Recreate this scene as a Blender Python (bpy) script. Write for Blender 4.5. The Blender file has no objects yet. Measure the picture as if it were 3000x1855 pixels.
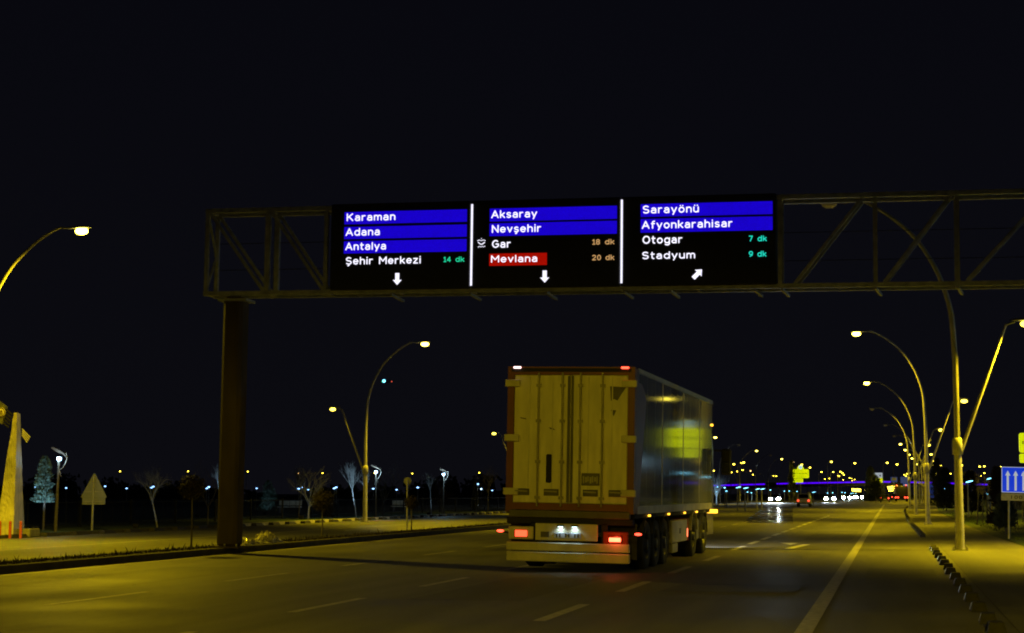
import bpy, math, random
from math import sin, cos, pi, radians, sqrt, atan2
from mathutils import Vector, Matrix
rng = random.Random(7)
sc = bpy.context.scene
col = sc.collection

# ------------------------------------------------------------ camera, world, exposure
cam = bpy.data.cameras.new("camera"); cam.lens = 60.0; cam.sensor_width = 36.0
cam.clip_start = 0.1; cam.clip_end = 6000
camo = bpy.data.objects.new("camera", cam); col.objects.link(camo)
camo.location = (0, 0, 1.53)
camo.rotation_euler = (radians(90 + 5.92), 0, radians(12.46))
sc.camera = camo
w = bpy.data.worlds.new("World"); sc.world = w; w.use_nodes = True
nt = w.node_tree; bgn = nt.nodes["Background"]
tc = nt.nodes.new("ShaderNodeTexCoord"); sx = nt.nodes.new("ShaderNodeSeparateXYZ")
rp = nt.nodes.new("ShaderNodeValToRGB")
nt.links.new(tc.outputs["Generated"], sx.inputs[0]); nt.links.new(sx.outputs[2], rp.inputs[0])
rp.color_ramp.elements[0].position = 0.0; rp.color_ramp.elements[0].color = (0.0034, 0.0034, 0.0052, 1)
rp.color_ramp.elements[1].position = 0.35; rp.color_ramp.elements[1].color = (0.0022, 0.0023, 0.0043, 1)
nt.links.new(rp.outputs[0], bgn.inputs["Color"]); bgn.inputs["Strength"].default_value = 1.0
sc.view_settings.view_transform = 'Standard'; sc.view_settings.look = 'None'
sc.view_settings.exposure = 0.0; sc.view_settings.gamma = 1.0
sc.render.engine = 'CYCLES'
cy = sc.cycles
cy.use_denoising = True; cy.max_bounces = 5; cy.diffuse_bounces = 2; cy.glossy_bounces = 3
cy.transmission_bounces = 2; cy.sample_clamp_indirect = 3.0; cy.sample_clamp_direct = 0.0
cy.use_light_tree = True; cy.filter_width = 1.9
SODIUM = (1.0, 0.71, 0.008)
COOL = (0.5, 0.82, 1.0)

# ------------------------------------------------------------ helpers
def mat(name, color, rough=0.6, metal=0.0, var=0.25, scale=3.0, bump=0.0, bscale=40.0, emis=None, es=0.0,
        spec=0.5, coat=0.0, stretch=None, sample=True):
    m = bpy.data.materials.new(name); m.use_nodes = True
    n = m.node_tree.nodes; l = m.node_tree.links; b = n["Principled BSDF"]
    b.inputs["Roughness"].default_value = rough; b.inputs["Metallic"].default_value = metal
    b.inputs["Specular IOR Level"].default_value = spec
    b.inputs["Coat Weight"].default_value = coat; b.inputs["Coat Roughness"].default_value = 0.06
    t = n.new("ShaderNodeTexCoord"); mp = n.new("ShaderNodeMapping")
    l.new(t.outputs["Object"], mp.inputs[0])
    if stretch: mp.inputs["Scale"].default_value = stretch
    if var > 0:
        no = n.new("ShaderNodeTexNoise"); no.inputs["Scale"].default_value = scale; no.inputs["Detail"].default_value = 6
        l.new(mp.outputs[0], no.inputs["Vector"])
        r = n.new("ShaderNodeValToRGB"); l.new(no.outputs["Fac"], r.inputs[0])
        r.color_ramp.elements[0].position = 0.3; r.color_ramp.elements[1].position = 0.7
        r.color_ramp.elements[0].color = tuple(c * (1 - var) for c in color) + (1,)
        r.color_ramp.elements[1].color = tuple(min(1, c * (1 + var)) for c in color) + (1,)
        l.new(r.outputs[0], b.inputs["Base Color"])
    else:
        b.inputs["Base Color"].default_value = tuple(color) + (1,)
    if bump > 0:
        nb = n.new("ShaderNodeTexNoise"); nb.inputs["Scale"].default_value = bscale; nb.inputs["Detail"].default_value = 4
        l.new(mp.outputs[0], nb.inputs["Vector"])
        bp = n.new("ShaderNodeBump"); bp.inputs["Strength"].default_value = bump; bp.inputs["Distance"].default_value = 0.02
        l.new(nb.outputs["Fac"], bp.inputs["Height"]); l.new(bp.outputs[0], b.inputs["Normal"])
    if emis:
        b.inputs["Emission Color"].default_value = tuple(emis) + (1,)
        b.inputs["Emission Strength"].default_value = es
    if not sample: m.cycles.emission_sampling = 'NONE'
    return m

def led_mat(name, color, es, dots=60.0, depth=0.25):
    """an LED matrix surface: emission broken by the fine grid of the diodes"""
    m = mat(name, (0.01, 0.01, 0.01), 0.4, var=0, emis=color, es=es)
    n = m.node_tree.nodes; l = m.node_tree.links; b = n["Principled BSDF"]
    t = n.new("ShaderNodeTexCoord")
    wv = n.new("ShaderNodeTexWave"); wv.inputs["Scale"].default_value = dots; wv.bands_direction = 'X'
    wz = n.new("ShaderNodeTexNoise"); wz.inputs["Scale"].default_value = 26.0
    l.new(t.outputs["Object"], wv.inputs[0]); l.new(t.outputs["Object"], wz.inputs[0])
    a = n.new("ShaderNodeMath"); a.operation = 'MULTIPLY_ADD'
    l.new(wv.outputs["Fac"], a.inputs[0]); a.inputs[1].default_value = depth * es; a.inputs[2].default_value = es * (1 - depth)
    a2 = n.new("ShaderNodeMath"); a2.operation = 'MULTIPLY_ADD'
    l.new(wz.outputs["Fac"], a2.inputs[0]); a2.inputs[1].default_value = 0.5 * es; l.new(a.outputs[0], a2.inputs[2])
    l.new(a2.outputs[0], b.inputs["Emission Strength"])
    return m

class MB:
    def __init__(s): s.v = []; s.f = []; s.sm = []
    def add(s, vs, fs, smooth=False):
        o = len(s.v); s.v += [tuple(v) for v in vs]
        for f in fs: s.f.append(tuple(i + o for i in f)); s.sm.append(smooth)
        return s
    def box(s, x0, x1, y0, y1, z0, z1, taper=0.0):
        t = taper
        vs = [(x0, y0, z0), (x1, y0, z0), (x1, y1, z0), (x0, y1, z0), (x0 + t, y0 + t, z1), (x1 - t, y0 + t, z1), (x1 - t, y1 - t, z1), (x0 + t, y1 - t, z1)]
        return s.add(vs, [(3, 2, 1, 0), (4, 5, 6, 7), (0, 1, 5, 4), (1, 2, 6, 5), (2, 3, 7, 6), (3, 0, 4, 7)])
    def bbox(s, x0, x1, y0, y1, z0, z1, b=0.02):
        """box with bevelled edges (chamfered along all three axes)"""
        xs = (x0, x0 + b, x1 - b, x1); ys = (y0, y0 + b, y1 - b, y1); zs = (z0, z0 + b, z1 - b, z1)
        vs = []; idx = {}
        def V(i, j, k):
            key = (i, j, k)
            if key not in idx: idx[key] = len(vs); vs.append((xs[i], ys[j], zs[k]))
            return idx[key]
        fs = [(V(1, 1, 0), V(1, 2, 0), V(2, 2, 0), V(2, 1, 0)), (V(1, 1, 3), V(2, 1, 3), V(2, 2, 3), V(1, 2, 3)),
              (V(1, 0, 1), V(2, 0, 1), V(2, 0, 2), V(1, 0, 2)), (V(1, 3, 1), V(1, 3, 2), V(2, 3, 2), V(2, 3, 1)),
              (V(0, 1, 1), V(0, 1, 2), V(0, 2, 2), V(0, 2, 1)), (V(3, 1, 1), V(3, 2, 1), V(3, 2, 2), V(3, 1, 2))]
        for a, c in ((1, 0), (2, 3)):
            for d, e in ((1, 0), (2, 3)):
                fs.append((V(a, e, 1), V(c, d, 1), V(c, d, 2), V(a, e, 2)))
                fs.append((V(a, 1, e), V(c, 1, d), V(c, 2, d), V(a, 2, e)))
                fs.append((V(1, a, e), V(1, c, d), V(2, c, d), V(2, a, e)))
                for g, h in ((1, 0), (2, 3)): fs.append((V(c, d, g), V(a, e, g), V(a, d, h)))
        return s.add(vs, fs)
    def beam(s, p, q, w, h=None):
        h = h or w
        p = Vector(p); q = Vector(q); d = (q - p).normalized()
        u = d.cross(Vector((0, 0, 1)))
        if u.length < 1e-3: u = Vector((1, 0, 0))
        u.normalize(); v = u.cross(d)
        vs = []
        for c in (p, q):
            for a, b_ in ((-1, -1), (1, -1), (1, 1), (-1, 1)): vs.append(c + u * a * w / 2 + v * b_ * h / 2)
        return s.add(vs, [(3, 2, 1, 0), (4, 5, 6, 7), (0, 1, 5, 4), (1, 2, 6, 5), (2, 3, 7, 6), (3, 0, 4, 7)])
    def tube(s, pts, rad, n=8, caps=True, smooth=True):
        pts = [Vector(p) for p in pts]
        if not hasattr(rad, '__len__'): rad = [rad] * len(pts)
        o = []; prev = None; vs = []
        for i, p in enumerate(pts):
            d = (pts[min(i + 1, len(pts) - 1)] - pts[max(i - 1, 0)]).normalized()
            if prev is None:
                u = d.cross(Vector((0, 1, 0)))
                if u.length < 0.1: u = d.cross(Vector((1, 0, 0)))
            else: u = prev - d * prev.dot(d)
            u.normalize(); prev = u; v = d.cross(u)
            for k in range(n):
                a = 2 * pi * k / n; vs.append(p + (u * cos(a) + v * sin(a)) * rad[i])
        fs = []
        for i in range(len(pts) - 1):
            for k in range(n):
                fs.append((i * n + k, i * n + (k + 1) % n, (i + 1) * n + (k + 1) % n, (i + 1) * n + k))
        s.add(vs, fs, smooth)
        if caps:
            m = len(vs)
            s.add(vs[:n], [tuple(range(n - 1, -1, -1))]); s.add(vs[m - n:], [tuple(range(n))])
        return s
    def lathe(s, prof, c=(0, 0, 0), axis='z', n=20, smooth=True):
        vs = []
        for r, h in prof:
            for k in range(n):
                a = 2 * pi * k / n; x, y = r * cos(a), r * sin(a)
                p = (x, y, h) if axis == 'z' else ((h, x, y) if axis == 'x' else (y, h, x))
                vs.append((p[0] + c[0], p[1] + c[1], p[2] + c[2]))
        fs = [(i * n + k, i * n + (k + 1) % n, (i + 1) * n + (k + 1) % n, (i + 1) * n + k) for i in range(len(prof) - 1) for k in range(n)]
        return s.add(vs, fs, smooth)
    def ball(s, c, r, n=10, m=6, sx_=1, sy_=1, sz_=1):
        vs = []; fs = []
        for i in range(m + 1):
            t = pi * i / m
            for k in range(n):
                a = 2 * pi * k / n
                vs.append((c[0] + r * sx_ * sin(t) * cos(a), c[1] + r * sy_ * sin(t) * sin(a), c[2] + r * sz_ * cos(t)))
        for i in range(m):
            for k in range(n): fs.append((i * n + k, (i + 1) * n + k, (i + 1) * n + (k + 1) % n, i * n + (k + 1) % n))
        return s.add(vs, fs, True)
    def prism(s, poly, a0, a1, plane='xz'):
        """extrude a polygon; plane xz -> thickness along y, xy -> along z, yz -> along x"""
        n = len(poly)
        def P(p, a): return (p[0], a, p[1]) if plane == 'xz' else ((p[0], p[1], a) if plane == 'xy' else (a, p[0], p[1]))
        vs = [P(p, a0) for p in poly] + [P(p, a1) for p in poly]
        fs = [tuple(range(n)), tuple(range(2 * n - 1, n - 1, -1))] + [(i + n, (i + 1) % n + n, (i + 1) % n, i) for i in range(n)]
        return s.add(vs, fs)
    def build(s, name, m=None, parent=None, loc=None):
        me = bpy.data.meshes.new(name); me.from_pydata(s.v, [], s.f)
        me.polygons.foreach_set("use_smooth", s.sm)
        if m: me.materials.append(m)
        me.update()
        o = bpy.data.objects.new(name, me); col.objects.link(o)
        if parent: o.parent = parent
        if loc: o.location = loc
        return o

def tag(o, label=None, cat=None, group=None, kind=None):
    if label: o["label"] = label
    if cat: o["category"] = cat
    if group: o["group"] = group
    if kind: o["kind"] = kind
    return o
def thing(name, label, cat, loc=(0, 0, 0), rz=0, group=None):
    o = bpy.data.objects.new(name, None); col.objects.link(o); o.empty_display_size = 0.2
    o.location = loc; o.rotation_euler = (0, 0, rz)
    return tag(o, label, cat, group)
def struct(name, mb, m):
    return tag(mb.build(name, m), kind="structure")
def copy_tree(o, parent=None):
    c = o.copy(); col.objects.link(c); c.parent = parent
    for ch in o.children: copy_tree(ch, c)
    return c
def text_mesh(name, body, x0, x1, z0, zc, m, parent, y=0.0, space=1.0, bold=0.0, rot=0):
    """letters as a thin solid, width fitted to x0..x1, cap height zc from base line z0"""
    cu = bpy.data.curves.new("lettering", 'FONT'); cu.body = body; cu.size = 1; cu.space_character = space
    cu.offset = bold; cu.extrude = 0.012; cu.resolution_u = 3
    ob = bpy.data.objects.new("lettering", cu); col.objects.link(ob)
    dg = bpy.context.evaluated_depsgraph_get()
    me = bpy.data.meshes.new_from_object(ob.evaluated_get(dg))
    bpy.data.objects.remove(ob); bpy.data.curves.remove(cu)
    xs = [v.co.x for v in me.vertices]; mn, mx = min(xs), max(xs)
    kx = (x1 - x0) / (mx - mn); kz = zc / 0.729
    for v in me.vertices:
        x, yy, zz = v.co; v.co = ((x - mn) * kx + x0, y - zz * 0.5, yy * kz + z0)
    me.materials.clear(); me.materials.append(m); me.name = name
    o = bpy.data.objects.new(name, me); col.objects.link(o); o.parent = parent
    return o
def spot(name, loc, target, power, color, size_deg=150, blend=0.6, radius=0.12, parent=None):
    L = bpy.data.lights.new(name, 'SPOT'); L.energy = power; L.color = color
    L.spot_size = radians(size_deg); L.spot_blend = blend; L.shadow_soft_size = radius
    o = bpy.data.objects.new(name, L); col.objects.link(o); o.location = loc
    d = Vector(target) - Vector(loc); o.rotation_euler = d.to_track_quat('-Z', 'Y').to_euler()
    if parent: o.parent = parent
    return o
def point(name, loc, power, color, radius=0.1, parent=None):
    L = bpy.data.lights.new(name, 'POINT'); L.energy = power; L.color = color; L.shadow_soft_size = radius
    o = bpy.data.objects.new(name, L); col.objects.link(o); o.location = loc
    if parent: o.parent = parent
    return o

# ------------------------------------------------------------ materials
def asphalt(name, base, rough):
    m = mat(name, base, rough, var=0.0, bump=0.0)
    n = m.node_tree.nodes; l = m.node_tree.links; b = n["Principled BSDF"]
    t = n.new("ShaderNodeTexCoord"); mp = n.new("ShaderNodeMapping"); mp.inputs["Scale"].default_value = (1, 0.06, 1)
    l.new(t.outputs["Object"], mp.inputs[0])
    n1 = n.new("ShaderNodeTexNoise"); n1.inputs["Scale"].default_value = 1.6; n1.inputs["Detail"].default_value = 5
    l.new(mp.outputs[0], n1.inputs["Vector"])                     # wheel tracks, stretched along the road
    n2 = n.new("ShaderNodeTexNoise"); n2.inputs["Scale"].default_value = 0.35; n2.inputs["Detail"].default_value = 8
    n3 = n.new("ShaderNodeTexNoise"); n3.inputs["Scale"].default_value = 60; n3.inputs["Detail"].default_value = 3
    l.new(t.outputs["Object"], n2.inputs["Vector"]); l.new(t.outputs["Object"], n3.inputs["Vector"])
    def mul(a, lo, hi):
        r = n.new("ShaderNodeMapRange"); r.inputs[1].default_value = 0.3; r.inputs[2].default_value = 0.7
        r.inputs[3].default_value = lo; r.inputs[4].default_value = hi; l.new(a, r.inputs[0]); return r.outputs[0]
    a1 = mul(n1.outputs["Fac"], 0.78, 1.2); a2 = mul(n2.outputs["Fac"], 0.8, 1.2); a3 = mul(n3.outputs["Fac"], 0.6, 1.4)
    m1 = n.new("ShaderNodeMath"); m1.operation = 'MULTIPLY'; l.new(a1, m1.inputs[0]); l.new(a2, m1.inputs[1])
    m2 = n.new("ShaderNodeMath"); m2.operation = 'MULTIPLY'; l.new(m1.outputs[0], m2.inputs[0]); l.new(a3, m2.inputs[1])
    mx = n.new("ShaderNodeMix"); mx.data_type = 'RGBA'; mx.blend_type = 'MULTIPLY'; mx.inputs[0].default_value = 1
    mx.inputs[6].default_value = tuple(base) + (1,); l.new(m2.outputs[0], mx.inputs[7])
    l.new(mx.outputs[2], b.inputs["Base Color"])
    rr = mul(n2.outputs["Fac"], rough - 0.08, rough + 0.1); l.new(rr, b.inputs["Roughness"])
    bp = n.new("ShaderNodeBump"); bp.inputs["Strength"].default_value = 0.35; bp.inputs["Distance"].default_value = 0.01
    l.new(n3.outputs["Fac"], bp.inputs["Height"]); l.new(bp.outputs[0], b.inputs["Normal"])
    b.inputs["Specular IOR Level"].default_value = 0.26
    return m
M = {}
M['asphalt'] = asphalt("asphalt", (0.13, 0.127, 0.115), 0.6)
M['asphalt2'] = asphalt("service_asphalt", (0.10, 0.10, 0.094), 0.6)
M['paving'] = asphalt("concrete_paving", (0.13, 0.127, 0.115), 0.7)
M['soil'] = mat("soil", (0.035, 0.032, 0.02), 0.95, var=0.4, scale=1.2, bump=0.8, bscale=8)
M['grass'] = mat("grass", (0.035, 0.06, 0.018), 0.9, var=0.5, scale=2.5, bump=1.0, bscale=30)
M['kerb'] = mat("kerb_concrete", (0.16, 0.155, 0.14), 0.85, var=0.3, scale=4, bump=0.3)
M['kerb_dark'] = mat("dark_kerb", (0.055, 0.05, 0.04), 0.9, var=0.4, scale=3, bump=0.4)  # kerb concrete in a lower, darker tone
M['kerb_white'] = mat("kerb_white_paint", (0.55, 0.54, 0.5), 0.7, var=0.25, scale=5, bump=0.2)
M['paint'] = mat("road_paint", (0.36, 0.345, 0.32), 0.6, var=0.35, scale=9, bump=0.2, bscale=60)
M['paint2'] = mat("bright_road_paint", (0.6, 0.6, 0.58), 0.5, var=0.25, scale=9)
M['tar'] = mat("tar_seam", (0.02, 0.02, 0.02), 0.5, var=0.3)
M['rubber'] = mat("black_rubber", (0.02, 0.018, 0.017), 0.7, var=0.4, scale=20, bump=0.3, bscale=60)
M['reflector'] = mat("reflector", (0.6, 0.6, 0.62), 0.35, var=0.1)
M['galv'] = mat("galvanised_steel", (0.34, 0.34, 0.33), 0.42, metal=0.35, var=0.2, scale=6, bump=0.05)
M['polep'] = mat("painted_pole", (0.40, 0.39, 0.37), 0.4, metal=0.2, var=0.15, scale=3, bump=0.03)
M['truss'] = mat("truss_steel", (0.38, 0.40, 0.43), 0.5, metal=0.3, var=0.3, scale=5, bump=0.1)
M['rust'] = mat("rusty_steel_post", (0.06, 0.042, 0.032), 0.75, metal=0.1, var=0.35, scale=2.2, bump=0.2, stretch=(1, 1, 0.3))
M['black'] = mat("matt_black", (0.006, 0.006, 0.006), 0.8, var=0.2)
M['panelface'] = mat("dark_led_panel", (0.012, 0.012, 0.014), 0.65, var=0.2, scale=30)
M['led_blue'] = led_mat("blue_led", (0.009, 0.0, 0.60), 0.84)
M['led_red'] = led_mat("red_led", (0.52, 0.004, 0.0), 0.62)
M['led_white'] = led_mat("white_led", (0.86, 0.84, 1.0), 1.15, dots=40)
M['led_green'] = led_mat("green_led", (0.02, 0.85, 0.42), 0.72)
M['led_cyan'] = led_mat("cyan_led", (0.02, 0.95, 0.72), 0.72)
M['led_amber'] = led_mat("amber_led", (0.75, 0.42, 0.16), 0.7)
M['lens_on'] = mat("sodium_lens", (0.9, 0.85, 0.6), 0.3, var=0, emis=(1.0, 0.80, 0.08), es=16, sample=False)
M['lens_small'] = mat("small_sodium_lens", (0.9, 0.85, 0.6), 0.3, var=0, emis=(1.0, 0.80, 0.07), es=6, sample=False)
M['lens_dim'] = mat("unlit_lens", (0.3, 0.28, 0.2), 0.2, var=0, emis=(1.0, 0.7, 0.2), es=0.02, sample=False)
M['far_yellow'] = mat("far_sodium_lens", (0.9, 0.85, 0.6), 0.3, var=0, emis=(1.0, 0.74, 0.05), es=12, sample=False)
M['far_orange'] = mat("far_orange_lens", (0.9, 0.7, 0.5), 0.3, var=0, emis=(1.0, 0.55, 0.18), es=8, sample=False)
M['far_white'] = mat("far_white_lens", (0.8, 0.9, 1), 0.3, var=0, emis=(0.22, 0.72, 1.0), es=4.5, sample=False)
M['far_blue'] = mat("far_blue_lens", (0.7, 0.8, 1), 0.3, var=0, emis=(0.26, 0.52, 1.0), es=4.5, sample=False)
M['purple'] = mat("purple_led_strip", (0.1, 0.05, 0.3), 0.4, var=0, emis=(0.09, 0.0, 1.0), es=1.1, sample=False)
M['stone'] = mat("rough_stone_cladding", (0.42, 0.39, 0.33), 0.55, var=0.25, scale=3, bump=0.0)
M['signblue'] = mat("blue_sign_face", (0.01, 0.06, 0.5), 0.45, var=0.08, emis=(0.0, 0.04, 0.75), es=0.7)  # own emission brightens the face; the sign has no lamp
M['signwhite'] = mat("white_sign_face", (0.7, 0.7, 0.7), 0.45, var=0.08, emis=(0.7, 0.8, 0.9), es=0.45)  # emission added so arrows, border and far panel look lit
M['signplate'] = mat("white_sign_plate", (0.6, 0.58, 0.52), 0.5, var=0.25, scale=4)
M['signback'] = mat("grey_sign_back", (0.22, 0.23, 0.25), 0.5, metal=0.2, var=0.12, scale=4)
M['boardyellow'] = mat("lit_yellow_board", (0.6, 0.6, 0.05), 0.4, var=0, emis=(0.62, 0.72, 0.0), es=1.0)
M['boardgreen'] = mat("lit_board_lettering", (0.05, 0.1, 0.02), 0.5, var=0, emis=(0.06, 0.10, 0.0), es=0.6)
M['emblem'] = mat("lit_pale_emblem", (0.5, 0.7, 0.8), 0.4, var=0, emis=(0.45, 0.75, 0.9), es=1.0)
M['beamgrey'] = mat("dark_grey_beam", (0.10, 0.10, 0.09), 0.7, var=0.3, scale=4)  # grey lowered so the lamp above leaves the beam dim
M['orangepost'] = mat("orange_plastic", (0.35, 0.06, 0.015), 0.5, var=0.2)
M['bark'] = mat("bark", (0.09, 0.08, 0.07), 0.85, var=0.35, scale=9, bump=0.4, bscale=25)
M['brownleaf'] = mat("dry_brown_leaves", (0.016, 0.009, 0.004), 0.9, var=0.5, scale=4)
M['darkleaf'] = mat("dark_foliage", (0.035, 0.045, 0.02), 0.9, var=0.5, scale=4)
M['conifer'] = mat("conifer_needles", (0.10, 0.16, 0.13), 0.85, var=0.45, scale=5)
M['plastic'] = mat("crumpled_plastic", (0.55, 0.53, 0.45), 0.18, var=0.25, scale=6, bump=0.6, bscale=14, spec=0.8)

# stone relief on the pillar
_n = M['stone'].node_tree.nodes; _l = M['stone'].node_tree.links
_t = _n.new("ShaderNodeTexCoord"); _mp = _n.new("ShaderNodeMapping"); _mp.inputs["Scale"].default_value = (6, 6, 2.2)
_l.new(_t.outputs["Object"], _mp.inputs[0])
_v = _n.new("ShaderNodeTexNoise"); _v.inputs["Scale"].default_value = 1.7; _v.inputs["Detail"].default_value = 9; _v.inputs["Distortion"].default_value = 1.2
_l.new(_mp.outputs[0], _v.inputs["Vector"])
_b = _n.new("ShaderNodeBump"); _b.inputs["Strength"].default_value = 0.9; _b.inputs["Distance"].default_value = 0.08
_l.new(_v.outputs["Fac"], _b.inputs["Height"]); _l.new(_b.outputs[0], _n["Principled BSDF"].inputs["Normal"])

# ------------------------------------------------------------ setting
g = MB(); g.add([(-1600, -80, -0.03), (1600, -80, -0.03), (1600, 3500, -0.03), (-1600, 3500, -0.03)], [(0, 1, 2, 3)])
struct("ground", g, M['soil'])
def sheet(name, polys, z, m):
    s = MB()
    for p in polys: s.add([(x, y, z) for x, y in p], [tuple(range(len(p)))])
    return struct(name, s, m)
sheet("main_road", [[(-16.6, -60), (1.35, -60), (1.35, 170), (-16.6, 170)],
                    [(-16.6, 170), (1.35, 170), (4.2, 260), (8, 420), (8, 1500), (-60, 1500), (-24, 420), (-18.5, 240)]], 0.0, M['asphalt'])
sheet("service_road", [[(-29.7, -60), (-17.5, -60), (-17.5, 175), (-19.2, 250), (-26, 420), (-40, 420), (-31, 220), (-29.7, 150)]], -0.004, M['asphalt2'])
# right paved apron, its kerb-side edge follows the lay-by
sheet("pavement", [[(1.354, -60), (3.7, -60), (3.75, 50), (3.5, 70), (3.6, 84), (3.6, 114), (3.9, 150), (6.5, 262), (9.5, 420), (8.004, 420), (4.204, 260), (1.354, 170)]], 0.004, M['paving'])
# grass verge right, slightly domed
g = MB(); nx, ny = 10, 60
vs = []
for j in range(ny + 1):
    y = -20 + (420 * (j / ny) ** 1.4)
    xe = 3.75 if y < 60 else (3.55 + max(0, y - 84) * 0.004 if y < 150 else 3.9 + (y - 150) * 0.022)
    for i in range(nx + 1):
        x = xe + (i / nx) * 9.0
        z = 0.006 + 0.28 * sin(pi * min(1, (i / nx) * 1.0) * 0.6) + rng.uniform(-0.015, 0.015) * (i > 0)
        vs.append((x, y, z))
g.add(vs, [(j * (nx + 1) + i, j * (nx + 1) + i + 1, (j + 1) * (nx + 1) + i + 1, (j + 1) * (nx + 1) + i) for j in range(ny) for i in range(nx)], True)
struct("grass_verge", g, M['grass'])
# median between the carriageways: kerbs and turf
g = MB()
g.box(-16.85, -16.6, -60, 175, -0.02, 0.15); g.box(-17.75, -17.5, -60, 175, -0.02, 0.15)
struct("median_kerb", g, M['kerb_dark'])
g = MB(); g.box(-17.5, -16.85, -60, 175, -0.02, 0.13)
struct("median_turf", g, M['soil'])
g = MB(); g.box(-29.95, -29.7, 74, 230, -0.02, 0.13)
struct("park_kerb", g, M['kerb_white'])
g = MB(); g.box(-29.95, -29.7, 40, 73.99, -0.02, 0.11)
struct("plain_kerb", g, M['kerb_dark'])
g = MB(); g.add([(-29.95, -60, 0.1), (-29.95, 400, 0.1), (-400, 400, 0.1), (-400, -60, 0.1)], [(0, 1, 2, 3)][::-1])
struct("park_lawn", g, M['grass'])
# plaza beyond the right-hand fence
sheet("plaza", [[(13, 40), (60, 40), (60, 330), (16, 330)]], 0.0, M['paving'])
M['brick'] = mat("red_brick_band", (0.3, 0.12, 0.05), 0.7, var=0.3, scale=3)
g = MB()
for k in range(7):
    y = 92 + k * 16
    g.box(13.5, 60, y, y + 3.0, -0.02, 0.12)
struct("plaza_kerb", g, M['kerb_white'])
g = MB()
for k in (0, 2, 4): g.add([(13.5, 97 + k * 16, 0.004), (60, 97 + k * 16, 0.004), (60, 103 + k * 16, 0.004), (13.5, 103 + k * 16, 0.004)], [(0, 1, 2, 3)])
struct("brick_path", g, M['brick'])

# road markings
def lines(name, rects, m, z=0.004):
    s = MB()
    for x0, x1, y0, y1 in rects: s.add([(x0, y0, z), (x1, y0, z), (x1, y1, z), (x0, y1, z)], [(0, 1, 2, 3)])
    return struct(name, s, m)
lines("left_edge_line", [(-16.32, -16.18, -20, 170)], M['paint'])
lines("right_edge_line", [(-1.08, -0.88, 12, 240)], M['paint'])
lines("lane_dashes", [(-11.47, -11.33, 21.9 + k * 6.5 - 13, 25.1 + k * 6.5 - 13) for k in range(24)] +
      [(-7.68, -7.54, 21.2 + k * 6.3 - 12.6, 24.3 + k * 6.3 - 12.6) for k in range(26)] +
      [(-4.26, -4.10, 20.4 + k * 6.3 - 12.6, 23.6 + k * 6.3 - 12.6) for k in range(6)], M['paint'])
lines("bright_lane_dashes", [(-4.32, -4.14, 47.0 + k * 5.4, 50.6 + k * 5.4) for k in range(14)], M['paint2'])
lines("service_lane_line", [(-23.7, -23.58, -20, 160)], M['paint'], 0.001)
s = MB(); z = 0.006
s.add([(-3.4, 54.0, z), (-2.85, 53.8, z), (-2.95, 51.8, z)], [(0, 1, 2)])
s.add([(-2.95, 48.3, z), (-2.7, 48.3, z), (-2.4, 52.6, z), (-2.65, 52.6, z)], [(0, 1, 2, 3)])
struct("lane_arrow", s, M['paint2'])
def crack(pts, wd):
    s = MB()
    for (xa, ya), (xb, yb) in zip(pts, pts[1:]):
        d = Vector((xb - xa, yb - ya, 0)).normalized(); n_ = Vector((-d.y, d.x, 0)) * wd / 2
        s.add([(xa - n_.x, ya - n_.y, 0.003), (xb - n_.x, yb - n_.y, 0.003), (xb + n_.x, yb + n_.y, 0.003), (xa + n_.x, ya + n_.y, 0.003)], [(0, 1, 2, 3)])
    return s
s = MB()
for y0, xa, xb in ((44.2, -4, 1.3), (29.5, -9, -0.2), (61, -12, 1.3), (24.6, -14, -9)):
    pts = []; x = xa; y = y0
    while x < xb: pts.append((x, y)); x += rng.uniform(0.3, 0.9); y += rng.uniform(-0.12, 0.12)
    c = crack(pts, 0.04); s.add(c.v, c.f)
struct("tar_seams", s, M['tar'])

M['patch'] = asphalt("patched_asphalt", (0.095, 0.092, 0.085), 0.62)
sheet("asphalt_patches", [[(-6.9, 24), (-5.2, 24.2), (-5.1, 31), (-6.8, 30.8)], [(-14.6, 26), (-12.4, 26.1), (-12.5, 34), (-14.7, 33.8)], [(-3.6, 27), (-1.5, 27.1), (-1.4, 29.4), (-3.5, 29.3)], [(-10.6, 45), (-8.2, 45), (-8.3, 62), (-10.7, 62)], [(-2.9, 58), (-1.3, 58), (-1.3, 72), (-2.9, 72)], [(-.5, 33), (.8, 33), (.8, 36), (-.5, 36)]], 0.002, M['patch'])
M['smooth'] = asphalt("headlight_streak_sheet", (0.11, 0.11, 0.10), 0.24)
sheet("headlight_streak_sheet", [[(-7.6, 90), (-5.0, 90), (-10.5, 190), (-13.8, 190)]], 0.0025, M['smooth'])  # low-roughness sheet added along the sight line for the headlight streak
# grass blades on the near edge of the median
def blades(name, n, fx, fy, hmin, hmax, m, base_z, label):
    s = MB()
    for i in range(n):
        x, y = fx(), fy(); h = rng.uniform(hmin, hmax) * (2.0 if rng.random() < 0.05 else 1); a = rng.uniform(0, pi); wd = rng.uniform(0.006, 0.016) * (1 + h)
        lx, ly = rng.uniform(-.5, .5) * h, rng.uniform(-.5, .5) * h
        dx, dy = cos(a) * wd, sin(a) * wd
        s.add([(x - dx, y - dy, base_z), (x + dx, y + dy, base_z), (x + lx * .5 + dx * .7, y + ly * .5 + dy * .7, base_z + h * .6), (x + lx, y + ly, base_z + h), (x + lx * .5 - dx * .7, y + ly * .5 - dy * .7, base_z + h * .6)], [(0, 1, 2, 3, 4)])
    return tag(s.build(name, m), label, "grass", kind="stuff")
blades("median_grass", 9000, lambda: rng.uniform(-17.7, -17.1), lambda: 24 + 110 * rng.random() ** 1.5, 0.03, 0.10, M['brownleaf'], 0.12, "low ragged grass along the far edge of the median strip")
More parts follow.
